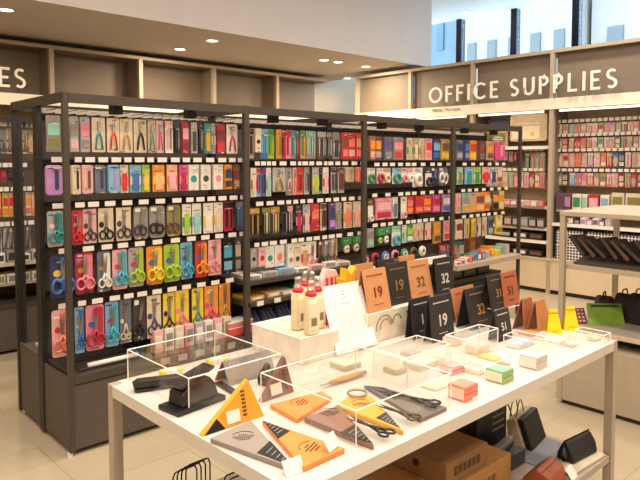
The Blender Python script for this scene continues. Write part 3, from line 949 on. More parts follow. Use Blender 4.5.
for i, (c, c2) in enumerate([('salmon', 'orange'), ('orange', 'red'), ('orange', 'yellow'), ('yellow', 'lime'), ('mint', 'grey'), ('silver', 'rose')]):
    on_shelf_box('eraser_box', '%s eraser box on the right half of far shelf, %s from left' % (c, ORD[i]), 'box', 5.40 + .085 * i, 3.47 - .03 * (i % 2), .65, .075, .12, .06 + .02 * (i % 3), (c, c2), .1, 'eraser boxes on the far shelf')
on_shelf_box('green_carton', 'dark green box behind the bright small boxes on far shelf', 'box', 5.35, 3.66, .65, .11, .08, .14, ('teal', 'white'))
for i, c in enumerate(['white', 'rose', 'white', 'salmon']):
    on_shelf_box('small_carton', '%s small box at the left of the far bay shelf, %s from left' % (c, ORD[i]), 'box', 4.86 + .075 * i, 3.36, .65, .066, .08, .03 + .012 * i, (c, 'crimson'), .1 * i, 'pale boxes at the left of the far shelf')
on_shelf_box('kraft_carton', 'brown upright box at the back of the far bay shelf', 'box', 5.55, 3.66, .65, .1, .08, .16, ('terracotta', 'tan'))

# ------------------------------------------------------------------ rear gondola seen at far left
t = thing('display_gondola', 'black gondola in the next aisle at the far left', 'display shelving', (0.6, 5.53, 0))
MB().box(0, 4.6, .43, .45, .4, 1.93, BOARD).build('peg_panel', t)
MB().box(0, 4.6, .01, .88, .03, .385, PANEL).build('base_panel', t)
MB().box(0, 4.6, 0, .88, .386, .42, FRAME).build('base_shelf', t)
MB().box(0, 4.6, 0, .03, 1.93, 1.97, FRAMED).build('top_beam', t)
for x in (0, 1.15, 2.3, 3.45, 4.57):
    MB().box(x, x + .03, -.001, .031, 0, 1.929, FRAMED).build('front_post', t)
MB().box(.04, 4.57, .04, .43, .73, .76, SHELFM).build('shelf', t)
MB().box(.04, 4.57, .08, .43, .56, .58, SHELFM).build('shelf', t)
BACKG = t


def backrow(items, zt, zb, rown):
    for i, it in enumerate(items):
        px0, px1, kind = it[:3]
        a = at_y(px0, 200, 5.64)
        b = at_y(px1, 200, 5.64)
        nm, cat = KN[kind]
        c = (list(it[3:]) + ['white', 'grey'])[:3]
        r = thing(nm, KW[kind].format(*c) + ', %s of far left gondola, %s from left' % (rown, ORD[i]), cat, ((a.x + b.x) / 2, 5.64, zt), random.uniform(-.08, .08), rown + ' of the far left gondola')
        pack(kind, abs(b.x - a.x) * .93, zt - zb, it[3:], r)
        hk = MB().tube([((a.x + b.x) / 2 - .6, .43, zt + .01), ((a.x + b.x) / 2 - .6, .08, zt + .01)], .003, WIRE, 5).build('hook', BACKG)
        MB().box(-.03, .03, -.001, .001, -.018, .018, TAG).build('price_tag', hk, loc=((a.x + b.x) / 2 - .6, .055, zt + .035))


backrow([(-6, 1, 'slim', 'grey', 'black'), (2, 8, 'slim', 'grey', 'black'), (8, 14, 'slim', 'beige', 'charcoal'), (19, 24, 'slim', 'grey', 'black'), (24, 29, 'slim', 'beige', 'black'), (29, 35, 'band', 'olive', 'beige', 'tan')], 1.88, 1.67, 'top row')
backrow([(-5, 0, 'bag', 'red', 'crimson', 'maroon'), (1, 7, 'bag', 'crimson', 'red', 'maroon'), (8, 14, 'bag', 'charcoal', 'navy', 'black'), (19, 25, 'bag', 'navy', 'slate', 'black')], 1.54, 1.43, 'second row')
backrow([(-5, 1, 'bag', 'peach', 'orange', 'red'), (2, 8, 'bag', 'yellow', 'red', 'orange'), (8, 14, 'bag', 'peach', 'red', 'orange'), (19, 24, 'bag', 'orange', 'red', 'yellow'), (25, 31, 'bag', 'cream', 'orange', 'salmon'), (31, 36, 'bag', 'peach', 'beige', 'orange')], 1.34, 1.14, 'third row')
backrow([(-5, 1, 'dark', 'silver', 'black'), (2, 8, 'dark', 'silver', 'black'), (8, 14, 'dark', 'grey', 'charcoal'), (19, 24, 'dark', 'silver', 'black'), (25, 30, 'dark', 'grey', 'black')], 1.05, .82, 'fourth row')
for i in range(7):
    c = ['silver', 'white', 'grey', 'white', 'silver', 'sky', 'white'][i]
    on_shelf_box('packet_stack', '%s box on the middle shelf of far left gondola, %s from left' % (c, ORD[i]), 'box', 1.5 + i * .1, 5.67, .76, .085, .16, .06 + .02 * (i % 3), (c, 'charcoal'), 0, 'boxes on the middle shelf of the far left gondola')
    on_shelf_box('packet_stack', '%s box on the lower shelf of far left gondola, %s from left' % (['white', 'cream'][i % 2], ORD[i]), 'box', 1.5 + i * .1, 5.68, .58, .085, .16, .08, (['white', 'cream'][i % 2], 'grey'), 0, 'boxes on the lower shelf of the far left gondola')
# goods on the rear side of the near gondola, seen edge-on through its end
for r, (zt, zb) in enumerate([(1.85, 1.65), (1.52, 1.2), (1.15, .9)]):
    for kk in range(3):
        t = thing('hanging_card', 'beige card seen edge-on through the gondola end, %s, %s from post' % (RN[r], ORD[kk]), 'packet', (1.45, 3.90 + .05 * kk, zt), PI, 'cards on the rear side of the gondola')
        pack('band', .1, zt - zb, [['olive', 'beige', 'cream'], ['cream', 'tan', 'beige'], ['cream', 'grey', 'beige']][r], t)

# ------------------------------------------------------------------ right wall goods
WX = 7.45
bR = [o for o in COL.objects if o.name.startswith('tall_shelving')]
bayC, bayD, bayE = bR[2], bR[3], bR[4]
SEQ = ['cream', 'silver', 'white', 'rose', 'white', 'cream', 'white', 'mint', 'cream', 'rose', 'silver', 'white', 'beige', 'peach', 'salmon', 'cream', 'red', 'beige', 'pink', 'grey']


def wallrow(px0, px1, n, cols, zt, zb, rown, bay, bayn, kinds=('band', 'bag', 'pens')):
    items = []
    w = (px1 - px0) / n
    for i in range(n):
        c = cols[i % len(cols)]
        c2 = SEQ[(i * 7 + len(rown)) % len(SEQ)]
        c3 = SEQ[(i * 3 + 5) % len(SEQ)]
        items.append((px0 + w * i, px0 + w * (i + 1) - .3, kinds[i % len(kinds)], c, c2, c3))
    rowpacks(items, zt, zb, 'x', WX, rown, bayn, bay)


wallrow(556, 643, 15, ['cream', 'silver', 'mint', 'silver', 'rose', 'salmon', 'cream', 'mint', 'rose', 'lilac', 'silver', 'olive', 'peach', 'rose', 'cream'], 2.06, 1.93, 'top row', bayD, 'right wall')
wallrow(556, 643, 15, ['silver', 'red', 'salmon', 'red', 'salmon', 'red', 'white', 'mint', 'rose', 'silver', 'olive', 'grey', 'peach', 'rose', 'cream'], 1.89, 1.755, 'second row', bayD, 'right wall')
wallrow(556, 643, 14, ['rose', 'cream', 'rose', 'salmon', 'rose', 'lilac', 'cream', 'orange', 'red', 'blue', 'navy', 'rose', 'cream', 'rose'], 1.71, 1.54, 'third row', bayD, 'right wall')
wallrow(556, 643, 14, ['grey', 'charcoal', 'sky', 'lilac', 'pink', 'salmon', 'grey', 'ochre', 'pink', 'rose', 'crimson', 'orange', 'red', 'crimson'], 1.47, 1.31, 'fourth row', bayD, 'right wall')
wallrow(478, 518, 8, ['charcoal', 'black', 'charcoal', 'grey', 'charcoal', 'black', 'grey', 'black'], 1.74, 1.6, 'top row', bayC, 'tray bay', ('pens',))
wallrow(524, 545, 4, ['black', 'silver', 'beige', 'silver'], 1.72, 1.48, 'pen row', bayC, 'tray bay', ('pens',))
wallrow(482, 545, 12, ['cream', 'rose', 'mint', 'tan', 'cream', 'beige', 'salmon', 'cream', 'rose', 'crimson', 'ochre', 'pink'], 1.47, 1.27, 'coloured row', bayC, 'tray bay')


def wall_box(name, label, cat, px0, px1, x, z, h, d, cols, group=None):
    a = at_x(px0, 200, x)
    b = at_x(px1, 200, x)
    w = abs(a.y - b.y) * .95
    t = thing(name, label, cat, (x + d / 2, (a.y + b.y) / 2, z), -PI / 2, group)
    MB().box(-w / 2, w / 2, -d / 2, d / 2, 0, h, pc(cols[0])).build('carton', t, bevel=.003)
    MB().box(-w * .4, w * .4, -d / 2 - .003, -d / 2 - .0008, h * .2, h * .8, pc(cols[1])).build('front_print', t)
    return t


for i, (a, b, c, c2) in enumerate([(556, 564, 'purple', 'brown'), (564, 571, 'brown', 'lilac'), (572, 581, 'white', 'green'), (582, 587, 'white', 'mint'), (588, 599, 'crimson', 'rose'), (600, 609, 'white', 'sky')]):
    wall_box('display_box', '%s box with %s panel on shelf below right wall hooks, %s from left' % (c, c2, ORD[i]), 'box', a, b, 7.3, 1.03, .19, .1, (c, c2), 'boxes on the right wall shelf')
for i, (a, b) in enumerate([(611, 624), (625, 645)]):
    t = wall_box('poster_board', 'cream framed board above the greige counter, %s one' % ['smaller left', 'larger right'][i], 'board', a, b, 7.3, 1.03, .22, .03, ('cream', 'olive'))
for i in range(8):
    c, c2 = [('white', 'rose'), ('brown', 'white'), ('black', 'grey'), ('white', 'lilac'), ('lilac', 'white'), ('white', 'slate'), ('purple', 'white'), ('silver', 'rose')][i]
    wall_box('stamp_box', '%s small box on shelf behind the greige counter, %s from left' % (c, ORD[i]), 'box', 562 + i * 6.2, 562 + i * 6.2 + 5.8, 7.24, .86, .07 + .02 * (i % 2), .1, (c, c2), 'small boxes on the right wall lower shelf')
# woven baskets
BW = bpy.data.materials.new('basket_weave')
BW.use_nodes = True
nt = BW.node_tree
ck = nt.nodes.new('ShaderNodeTexBrick')
ck.inputs['Scale'].default_value = 22
ck.inputs['Mortar Size'].default_value = .11
ck.inputs['Mortar Smooth'].default_value = 0
ck.inputs['Brick Width'].default_value = .8
ck.inputs['Row Height'].default_value = .75
ck.offset = 0
ck.inputs['Color1'].default_value = (.015, .013, .012, 1)
ck.inputs['Color2'].default_value = (.02, .018, .015, 1)
ck.inputs['Mortar'].default_value = (.75, .7, .62, 1)
tcn = nt.nodes.new('ShaderNodeTexCoord')
mp = nt.nodes.new('ShaderNodeMapping')
mp.inputs['Rotation'].default_value = (PI / 2, 0, 0)
nt.links.new(tcn.outputs['Object'], mp.inputs['Vector'])
nt.links.new(mp.outputs[0], ck.inputs['Vector'])
nt.links.new(ck.outputs['Color'], nt.nodes['Principled BSDF'].inputs['Base Color'])
nt.nodes['Principled BSDF'].inputs['Roughness'].default_value = .6
for r in range(2):
    for i in range(3):
        y = 3.38 - i * .37
        t = thing('storage_basket', 'black and white lattice basket, %s level, %s from left' % (['lower', 'upper'][r], ORD[i]), 'basket', (7.36, y, .43 + .19 * r), -PI / 2, 'lattice baskets at the foot of the right wall')
        b = MB()
        b.box(-.17, .17, -.13, -.124, 0, .17, BW).box(-.17, .17, .124, .13, 0, .17, BW).box(-.17, -.164, -.124, .124, 0, .17, BW).box(.164, .17, -.124, .124, 0, .17, BW).box(-.164, .164, -.124, .124, 0, .006, BW)
        b.build('basket_body', t)
        MB().tube([(-.17, -.13, .172), (.17, -.13, .172), (.17, .13, .172), (-.17, .13, .172)], .006, WHITE if r == 0 else WIRE, 5, True).build('rim', t)
# bay C trays
for i in range(9):
    wall_box('small_carton', 'pale box stacked on the shelf under coloured pens, %s from left' % ORD[i], 'box', 484 + i * 6.6, 484 + i * 6.6 + 6.2, 7.22, 1.05, .07, .12, (['white', 'rose', 'cream', 'salmon', 'lilac'][i % 5], ['rose', 'white', 'lilac'][i % 3]), 'pale boxes in the tray bay')
for i in range(6):
    wall_box('dark_bin', 'charcoal bin with white label in the tray bay, %s from left' % ORD[i], 'bin', 496 + i * 8.2, 496 + i * 8.2 + 7.6, 7.2, .79, .12, .15, (['charcoal', 'brown', 'charcoal', 'grey', 'charcoal', 'brown'][i], 'silver'), 'bins in the tray bay')
for z, nn in ((.65, 'middle'), (.44, 'bottom')):
    for i in range(3):
        wall_box('flat_tray', 'flat black paper tray at %s of the tray bay, %s from left' % (nn, ORD[i]), 'tray', 497 + i * 16, 497 + i * 16 + 15, 7.2, z, .07, .2, (['black', 'charcoal', 'black'][i], ['silver', 'white', 'brown'][i]), 'paper trays in the tray bay')
# boards above
t = thing('display_board', 'cream rounded display case with yellow bird motif beside the post', 'display case', (7.33, 3.98, 1.86), -PI / 2)
MB().prism(rrect(.50, .34, .03, 0, .17), -.03, .03, mat((206, 182, 146), .5)).build('case_body', t, bevel=.004)
MB().prism(rrect(.38, .16, .01, -.03, .11), -.034, -.031, mat((236, 222, 190), .5)).build('lower_panel', t)
MB().prism(arc(.06, .09, .028, .026, 0, 360, 14)[:-1], -.037, -.0345, pc('yellow')).build('bird_motif', t)
MB().box(-.18, .16, -.034, -.031, .215, .225, WHITE).build('shelf_line', t)
t = thing('display_board', 'black framed board high on the right wall near the gondola end', 'board', (7.38, 4.42, 2.03), -PI / 2)
MB().box(-.17, .17, -.02, .02, 0, .13, pc('black')).build('frame', t, bevel=.003)
MB().box(-.14, .14, -.023, -.021, .03, .10, pc('navy')).build('picture', t)
t = thing('display_board', 'beige picture board with pale swirls above the far gondola end', 'board', (7.36, 4.48, 1.80), -PI / 2)
MB().box(-.19, .19, -.012, .012, 0, .2, pc('beige')).build('frame', t, bevel=.002)
MB().prism(rrect(.32, .15, .01, 0, .1), -.015, -.013, pc('olive')).build('picture', t)
MB().prism(arc(.05, .1, .08, .035, 0, 360, 14)[:-1], -.018, -.0155, pc('cream')).build('pale_swirl', t)

# ------------------------------------------------------------------ display table
TX0, TX1, TY0, TY1, TZ = .905, 2.70, 1.045, 2.02, .85
TABLEW = mat((212, 203, 192), 0.35, 0, .015)
LEGM = mat((172, 158, 142), .45, 0, .02)
t = thing('display_table', 'long white display table in the foreground covered with scissors packs', 'table', (TX0, TY0, 0))
TL, TW = TX1 - TX0, TY1 - TY0
MB().prism([(.037, 0), (TL - .037, 0), (TL - .037, .037), (TL, .037), (TL, TW - .037), (TL - .037, TW - .037), (TL - .037, TW), (.037, TW), (.037, TW - .037), (0, TW - .037), (0, .037), (.037, .037)], TZ - .038, TZ, TABLEW, 'z').build('tabletop', t)
for x in (0.0, TL - .036):
    for y in (0.0, TW - .036):
        MB().box(x, x + .036, y, y + .036, 0, TZ, LEGM).build('leg', t, bevel=.002)
MB().box(.045, TL - .045, .005, TW - .005, .335, .364, LEGM).build('lower_shelf', t, bevel=.002)
TEX = mat((214, 196, 170), .5)
SZ = .364


def pbox(nx, ny, lx, rx, z):
    """axis aligned footprint from the near corner pixel and the pixels its left and right corners show at"""
    P = at_z(nx, ny, z)
    X2 = at_y(rx, 200, P.y).x
    Y2 = at_x(lx, 200, P.x).y
    return P.x, X2, P.y, Y2


def acrylic(label, nx, ny, lx, rx, h, z=TZ, lid=True):
    x0, x1, y0, y1 = pbox(nx, ny, lx, rx, z)
    t = thing('acrylic_cover', label, 'display case', (x0, y0, z))
    w, d = x1 - x0, y1 - y0
    T = .003
    MB().box(0, w, 0, T, 0, h, ACRYL).build('front_pane', t)
    MB().box(0, w, d - T, d, 0, h, ACRYL).build('back_pane', t)
    MB().box(0, T, T, d - T, 0, h, ACRYL).build('side_pane', t)
    MB().box(w - T, w, T, d - T, 0, h, ACRYL).build('side_pane', t)
    if lid:
        MB().box(0, w, 0, d, h, h + T, ACRYL).build('top_pane', t)
    e = .0022
    b = MB()
    for (p, q) in (((0, 0, h), (w, 0, h)), ((w, 0, h), (w, d, h)), ((w, d, h), (0, d, h)), ((0, d, h), (0, 0, h)), ((0, 0, 0), (0, 0, h)), ((w, 0, 0), (w, 0, h)), ((0, d, 0), (0, d, h)), ((w, d, 0), (w, d, h))):
        b.tube([p, q], e, EDGE, 4)
    b.build('polished_edge', t)
    return t


acrylic('clear acrylic cover at left end of the table over the black punch', 189, 413, 125, 280, .105)
acrylic('clear acrylic cover over the orange, mauve and yellow scissors packs', 356, 448, 260, 453, .10)
acrylic('clear acrylic cover in the middle of the table behind the grey scissors pack', 407, 388, 374, 452, .10)
acrylic('small clear acrylic box behind the pink and salmon card decks', 464, 362, 447, 500, .085)
acrylic('low clear acrylic tray at the far right corner of the table', 604, 344, 578, 614, .035)
acrylic('low clear acrylic tray behind the grey card deck', 541, 352, 506, 556, .035)


def P3(px, py, z):
    return at_z(px, py, z)


def flatpack(label, pts, dark, col, th=.014, txtpos=None, txtrot=0, price=None):
    """triangular cardboard scissors sleeve lying on the table; pts are its top corners"""
    W = [P3(x, y, TZ + th) for x, y in pts]
    c = sum(W, Vector()) / len(W)
    c.z = TZ
    t = thing('scissors_sleeve', label, 'scissors packaging', c)
    MB().prism([(p.x - c.x, p.y - c.y) for p in W], .0008, th, mat(col, .6, 0, .03), 'z').build('sleeve', t, bevel=.002)
    if dark:
        D = [P3(x, y, TZ + th) for x, y in dark]
        dd = MB().prism([(p.x - c.x, p.y - c.y) for p in D], th + .0002, th + .0012, pc('black', .5), 'z').build('dark_panel', t)
        cc = sum(D, Vector()) / len(D)
        b = MB()
        for k in range(5):
            a = D[0].lerp(D[1], .2 + .15 * k)
            e = D[0].lerp(D[2], .2 + .15 * k)
            a2 = a.lerp(e, .2)
            e2 = a.lerp(e, .8)
            b.tube([(a2.x - c.x, a2.y - c.y, th + .0016), (e2.x - c.x, e2.y - c.y, th + .0016)], .0011, pc('silver'), 4)
        b.build('white_pattern', dd)
    if txtpos:
        q = P3(txtpos[0], txtpos[1], TZ + th)
        b = MB()
        mk = mat(tuple(int(v * .35) for v in col), .6)
        a = txtrot
        for (off, ln) in ((-.016, .03), (-.006, .05), (.004, .06), (.014, .026)):
            T = Matrix.Translation((q.x - c.x, q.y - c.y, th + .0006)) @ Matrix.Rotation(a, 4, 'Z')
            n = int(ln / .006)
            for k in range(n):
                b.box(-ln / 2 + k * .006, -ln / 2 + k * .006 + .0038, off - .0022, off + .0022, 0, .0006, mk, T)
        b.tube([(q.x - c.x + .034 * math.cos(a + s), q.y - c.y + .034 * math.sin(a + s), th + .001) for s in [PI * .2 + i * .12 * PI for i in range(6)]], .0009, mk, 4)
        b.build('printed_lettering', t)
    return t


flatpack('grey triangular scissors sleeve at the near table corner', [(210, 438), (251, 420), (294, 468)], [(294, 467), (270, 441), (257, 453)], (150, 138, 126), .014, (244, 437), -.5)
flatpack('orange triangular scissors sleeve at the front table edge', [(262, 420), (345, 448), (303, 467)], [(263, 421), (290, 431), (278, 439)], (240, 138, 62), .014, (312, 447), .4)
flatpack('orange triangular sleeve under the acrylic cover, behind the others', [(270, 404), (322, 391), (332, 397), (297, 419)], None, (244, 142, 66), .014, (302, 402), .5)
flatpack('mauve brown triangular scissors sleeve beside small black-handled scissors', [(304, 417), (339, 405), (374, 445)], [(373, 444), (355, 424), (340, 433)], (140, 106, 92), .016, (330, 413), -.5)
flatpack('yellow triangular scissors sleeve between mauve and grey sleeves', [(335, 405), (354, 394), (371, 396), (404, 431)], [(400, 428), (386, 412), (376, 418)], (232, 170, 62), .014, (362, 404), -.5)
flatpack('flat grey sleeve with black scissors on it near the middle of the table', [(364, 385), (384, 387), (447, 407), (420, 419)], [(366, 386), (384, 388), (396, 400)], (120, 110, 104), .012)


def table_scissors(label, pxa, pya, pxb, pyb, handle, hw=.05):
    a = P3(pxa, pya, TZ + .02)
    b = P3(pxb, pyb, TZ + .02)
    d = b - a
    L = d.length
    ang = math.atan2(d.y, d.x)
    t = thing('scissors', label, 'scissors', (a.x + d.x * .45, a.y + d.y * .45, TZ + .021), 0)
    t.rotation_euler = (0, 0, ang - PI / 2)
    b_ = MB()
    bl = L * .55
    for s in (1, -1):
        T = Matrix.Rotation(math.radians(s * 5), 4, 'Z')
        b_.prism([(-.004 * s, -.02), (.008 * s, 0), (.006 * s, bl * .6), (0, bl), (-.004 * s, bl * .5)], -.0015 if s > 0 else 0, 0 if s > 0 else .0015, DKSTEEL, 'z', T)
        MBh = MB()
        r = hw * .23
        cx, cy = s * hw * .27, -(L * .45 - r * 1.3)
        MBh.tube([(cx + r * math.cos(k * PI / 7), cy + 1.3 * r * math.sin(k * PI / 7), 0) for k in range(14)], r * .28, handle, 6, True)
        MBh.tube([(s * .002, 0, 0), (s * hw * .10, cy * .4, 0), (cx, cy + r * 1.2, 0)], [.004, .005, .004], handle, 6)
        MBh.build('handle', t, smooth=True)
    b_.build('blades', t)
    return t


BLK = pc('black', .35)
table_scissors('black-handled scissors beside the mauve sleeve near the table edge', 391, 435, 348, 417, BLK)
table_scissors('brass and black scissors resting beside the yellow sleeve', 418, 419, 378, 405, mat((90, 80, 60), .4, .4), .045)
table_scissors('black scissors lying on the flat grey sleeve', 438, 405, 380, 390, BLK, .055)
b = MB()
c = P3(357, 393, TZ + .02)
b.tube([(.03 * math.cos(k * PI / 8), .03 * math.sin(k * PI / 8), 0) for k in range(16)], .004, mat((170, 150, 120), .35, .5), 6, True)
o = b.build('loop_handle', None, smooth=True, loc=(c.x, c.y, TZ + .020))
tag(o, 'grey ring-shaped handle lying at the tip of the yellow sleeve', 'handle')


def standcard(label, L, R, A, col, dark=None, th=.018, txt=None, name='scissors_sleeve'):
    """triangular sleeve stood on its edge; L,R bottom corners in pixels on the table, A apex pixel"""
    l = P3(L[0], L[1], TZ)
    r = P3(R[0], R[1], TZ)
    d = (r - l)
    d.z = 0
    n = Vector((-d.y, d.x, 0)).normalized()   # away from the camera side
    if n.dot(l - EYE) < 0:
        n = -n
    # apex on a plane leaning back 12 degrees
    lean = math.tan(math.radians(14))
    rr = ray(A[0], A[1])
    # (p-l).n = lean * (p.z-TZ)
    k = ((l - EYE).dot(n) + lean * (EYE.z - TZ)) / (rr.dot(n) - lean * rr.z)
    a = EYE + rr * k
    t = thing(name, label, 'scissors packaging', l)
    tri = [Vector((0, 0, .001)), r - l, a - l]
    tri[1].z = .001

    def sheet(pts, off0, off1, m, nm, par=t):
        vs = [p + n * off0 for p in pts] + [p + n * off1 for p in pts]
        N = len(pts)
        fs = [tuple(range(N)), tuple(range(2 * N - 1, N - 1, -1))] + [(i, (i + 1) % N, (i + 1) % N + N, i + N) for i in range(N)]
        return MB().add(vs, fs, m).build(nm, par)
    sheet(tri, 0, th, mat(col, .6, 0, .03), 'sleeve')
    if dark:
        p0, p1, p2 = tri[dark[0]], tri[dark[1]], tri[dark[2]]
        dd = sheet([p0.lerp(p1, .04), p0.lerp(p1, .36), p0.lerp(p2, .30)], -.0015, -.0003, pc('black'), 'dark_panel')
    cen = (tri[0] + tri[1] + tri[2]) / 3
    ux = (r - l).normalized()
    uz = (a - l - ux * (a - l).dot(ux)).normalized()
    sheet([cen + ux * (-.045) + uz * -.028, cen + ux * 0 + uz * -.028, cen + ux * 0 + uz * .006, cen + ux * (-.045) + uz * .006], -.003, -.0018, WHITE, 'price_label')
    b = MB()
    mk = mat(tuple(int(v * .4) for v in col), .6)
    for k in range(7):
        q0 = cen + ux * (.012 + .0) + uz * (-.02 + k * .011) - n * .001
        b.add([q0, q0 + ux * .014, q0 + ux * .014 + uz * .006, q0 + uz * .006], [(0, 1, 2, 3)], mk)
    b.build('printed_lettering', t)
    return t


standcard('mustard yellow triangular sleeve standing upright at the left table edge', (202, 437), (264, 416), (248, 380), (226, 158, 42), (0, 1, 2))
standcard('dark mauve triangular sleeve standing behind the mustard one', (262, 403), (294, 392), (285, 357), (118, 86, 76))

# steel-grey folded stand
t = thing('folded_card', 'steel grey folded card stand inside the left acrylic cover', 'card stand', P3(232, 386, TZ))
MB().prism([(0, 0), (.004, 0), (.04, .075), (.036, .075)], -.01, .19, mat((160, 152, 142), .4, .2), 'x').build('front_leaf', t, loc=(0, 0, 0))
MB().prism([(.085, 0), (.089, 0), (.044, .075), (.040, .075)], -.01, .19, mat((120, 114, 106), .4, .2), 'x').build('rear_leaf', t)
# black punches
p = P3(196, 408, TZ)
t = thing('hole_punch', 'large black hole punch at left end of the table', 'hole punch', (p.x, p.y + .03, TZ), 0.12)
MB().prism([(-.085, 0), (.10, 0), (.10, .016), (-.085, .016)], -.05, .05, BLK).build('base', t, bevel=.003)
MB().prism([(-.06, .016), (.085, .016), (.07, .06), (.05, .085), (-.02, .08), (-.055, .055)], -.036, .036, mat((34, 30, 30), .3)).build('punch_body', t, bevel=.006)
MB().prism([(-.055, .068), (.02, .086), (.07, .104), (.075, .112), (.02, .100), (-.06, .080)], -.03, .03, mat((52, 40, 38), .3)).build('lever', t, bevel=.004)
p = P3(160, 388, TZ)
t = thing('stapler', 'flat black stapler left of the large hole punch', 'stapler', (p.x, p.y, TZ), -.35)
MB().prism([(-.08, 0), (.08, 0), (.085, .012), (-.085, .012)], -.022, .022, BLK).build('base', t, bevel=.003)
MB().prism([(-.085, .015), (.07, .014), (.085, .028), (.06, .036), (-.07, .038), (-.088, .028)], -.020, .020, mat((40, 36, 34), .35)).build('upper_arm', t, bevel=.004)
p = P3(268, 382, TZ)
t = thing('tape_dispenser', 'small black dispenser beside the standing mauve sleeve', 'tape dispenser', (p.x, p.y, TZ), .4)
MB().prism([(-.04, 0), (.04, 0), (.045, .02), (.02, .045), (-.02, .05), (-.045, .025)], -.018, .018, BLK).build('body', t, bevel=.004)
MB().ring(-.01, .045, .018, .018, .007, pc('charcoal'), n=14).build('tape_wheel', t, smooth=True)
for i, (x, y) in enumerate([(171, 374), (217, 363)]):
    p = P3(x, y, TZ)
    t = thing('eraser_block', 'pale yellow block behind the %s' % ['flat black stapler', 'large black hole punch'][i], 'eraser', (p.x, p.y, TZ), -.2)
    MB().box(-.038, .038, -.018, .018, 0, .018, mat((238, 214, 96), .5)).build('block', t, bevel=.003)
    MB().box(-.02, .02, -.019, .019, .0, .0185, WHITE).build('paper_band', t)
# steel ruler bar
a, c = P3(218, 384, TZ), P3(238, 396, TZ)
t = thing('steel_ruler', 'short steel bar right of the large hole punch', 'ruler', ((a.x + c.x) / 2, (a.y + c.y) / 2, TZ), math.atan2(c.y - a.y, c.x - a.x))
MB().box(-.07, .07, -.012, .012, 0, .01, DKSTEEL).build('bar', t, bevel=.002)


def tbox(name, label, cat, nx, ny, lx, rx, h, col, top=None, side=None, z=TZ, layers=1, group=None):
    x0, x1, y0, y1 = pbox(nx, ny, lx, rx, z)
    t = thing(name, label, cat, ((x0 + x1) / 2, (y0 + y1) / 2, z), 0, group)
    w, d = (x1 - x0) / 2, (y1 - y0) / 2
    lh = h / layers
    for k in range(layers):
        MB().box(-w, w, -d, d, k * lh + .0005, (k + 1) * lh - .0012, mat(col, .5)).build('carton' if layers == 1 else 'card_block', t, bevel=.0015)
    if top:
        MB().box(-w * .92, w * .92, -d * .92, d * .92, h - .001, h + .0008, mat(top, .5)).build('top_print', t)
    if side:
        MB().box(-w - .0012, -w - .0002, -d * .9, d * .9, h * .12, h * .88, mat(side, .5)).build('side_print', t)
    return t


# red and white cartons on the gondola's base shelf
x0, x1 = at_y(229, 345, 3.40).x, at_y(253, 345, 3.40).x
t = thing('carton', 'red carton with pale top standing at right end of nearest base shelf', 'box', ((x0 + x1) / 2, 3.46, .441))
MB().box(-(x1 - x0) / 2, (x1 - x0) / 2, -.06, .06, 0, .05, mat((216, 80, 76), .5)).build('carton', t, bevel=.002)
MB().box(-(x1 - x0) / 2, (x1 - x0) / 2, -.06, .06, .0505, .056, WHITE).build('lid', t)
t = thing('carton', 'salmon carton with white lid stacked on the red carton', 'box', ((x0 + x1) / 2, 3.46, .498))
MB().box(-(x1 - x0) / 2, (x1 - x0) / 2, -.06, .06, 0, .03, mat((230, 120, 108), .5)).build('carton', t, bevel=.002)
MB().box(-(x1 - x0) / 2, (x1 - x0) / 2, -.06, .06, .0305, .036, WHITE).build('lid', t)

# card decks
tbox('card_deck', 'salmon card deck at the front right of the table', 'card deck', 465, 403, 450, 481, .046, (228, 128, 102), (236, 142, 116), (240, 206, 186), layers=2)
tbox('card_deck', 'dusty pink card deck behind the salmon deck', 'card deck', 453, 376, 441, 467, .028, (226, 160, 156), (232, 172, 170), (240, 214, 206), layers=2)
tbox('card_deck', 'green card deck at the middle of the front table edge', 'card deck', 503, 385, 488, 517, .042, (150, 176, 110), (138, 190, 156), (236, 222, 196), layers=2)
tbox('card_deck', 'pale grey and white card deck right of the green deck', 'card deck', 537, 371, 522, 551, .046, (206, 192, 180), (204, 196, 196), (236, 226, 214), layers=2)
tbox('card_deck', 'pale blue card deck behind the grey deck', 'card deck', 520, 350, 508, 537, .02, (206, 206, 208), (176, 190, 214), (236, 226, 214), layers=1)
tbox('card_deck', 'pale yellow flat card pack behind the green deck', 'card deck', 494, 362, 479, 504, .008, (238, 206, 130), (242, 200, 110))
tbox('card_deck', 'light orange flat pack in front of the brown paper tents', 'card deck', 532, 337, 521, 546, .008, (234, 176, 122), (230, 160, 106))
tbox('card_deck', 'cream flat card pack right of the pale blue deck', 'card deck', 560, 345, 545, 575, .01, (244, 226, 204), (240, 214, 190))
tbox('card_deck', 'cream flat card pack lying left of the salmon deck', 'card deck', 436, 392, 420, 452, .008, (240, 224, 200), (236, 214, 188))
tbox('card_deck', 'brown and white flat pack beside the clear box', 'card deck', 506, 368, 498, 514, .007, (220, 200, 180), (160, 130, 110))
tbox('card_deck', 'rose flat pack in front of the yellow cone tents', 'card deck', 549, 339, 538, 560, .012, (236, 206, 196), (240, 190, 180))
acrylic('shallow clear tray between the green deck and the middle acrylic cover', 478, 378, 462, 490, .03)
acrylic('shallow clear tray to the right of the pale grey deck', 577, 350, 562, 590, .03)
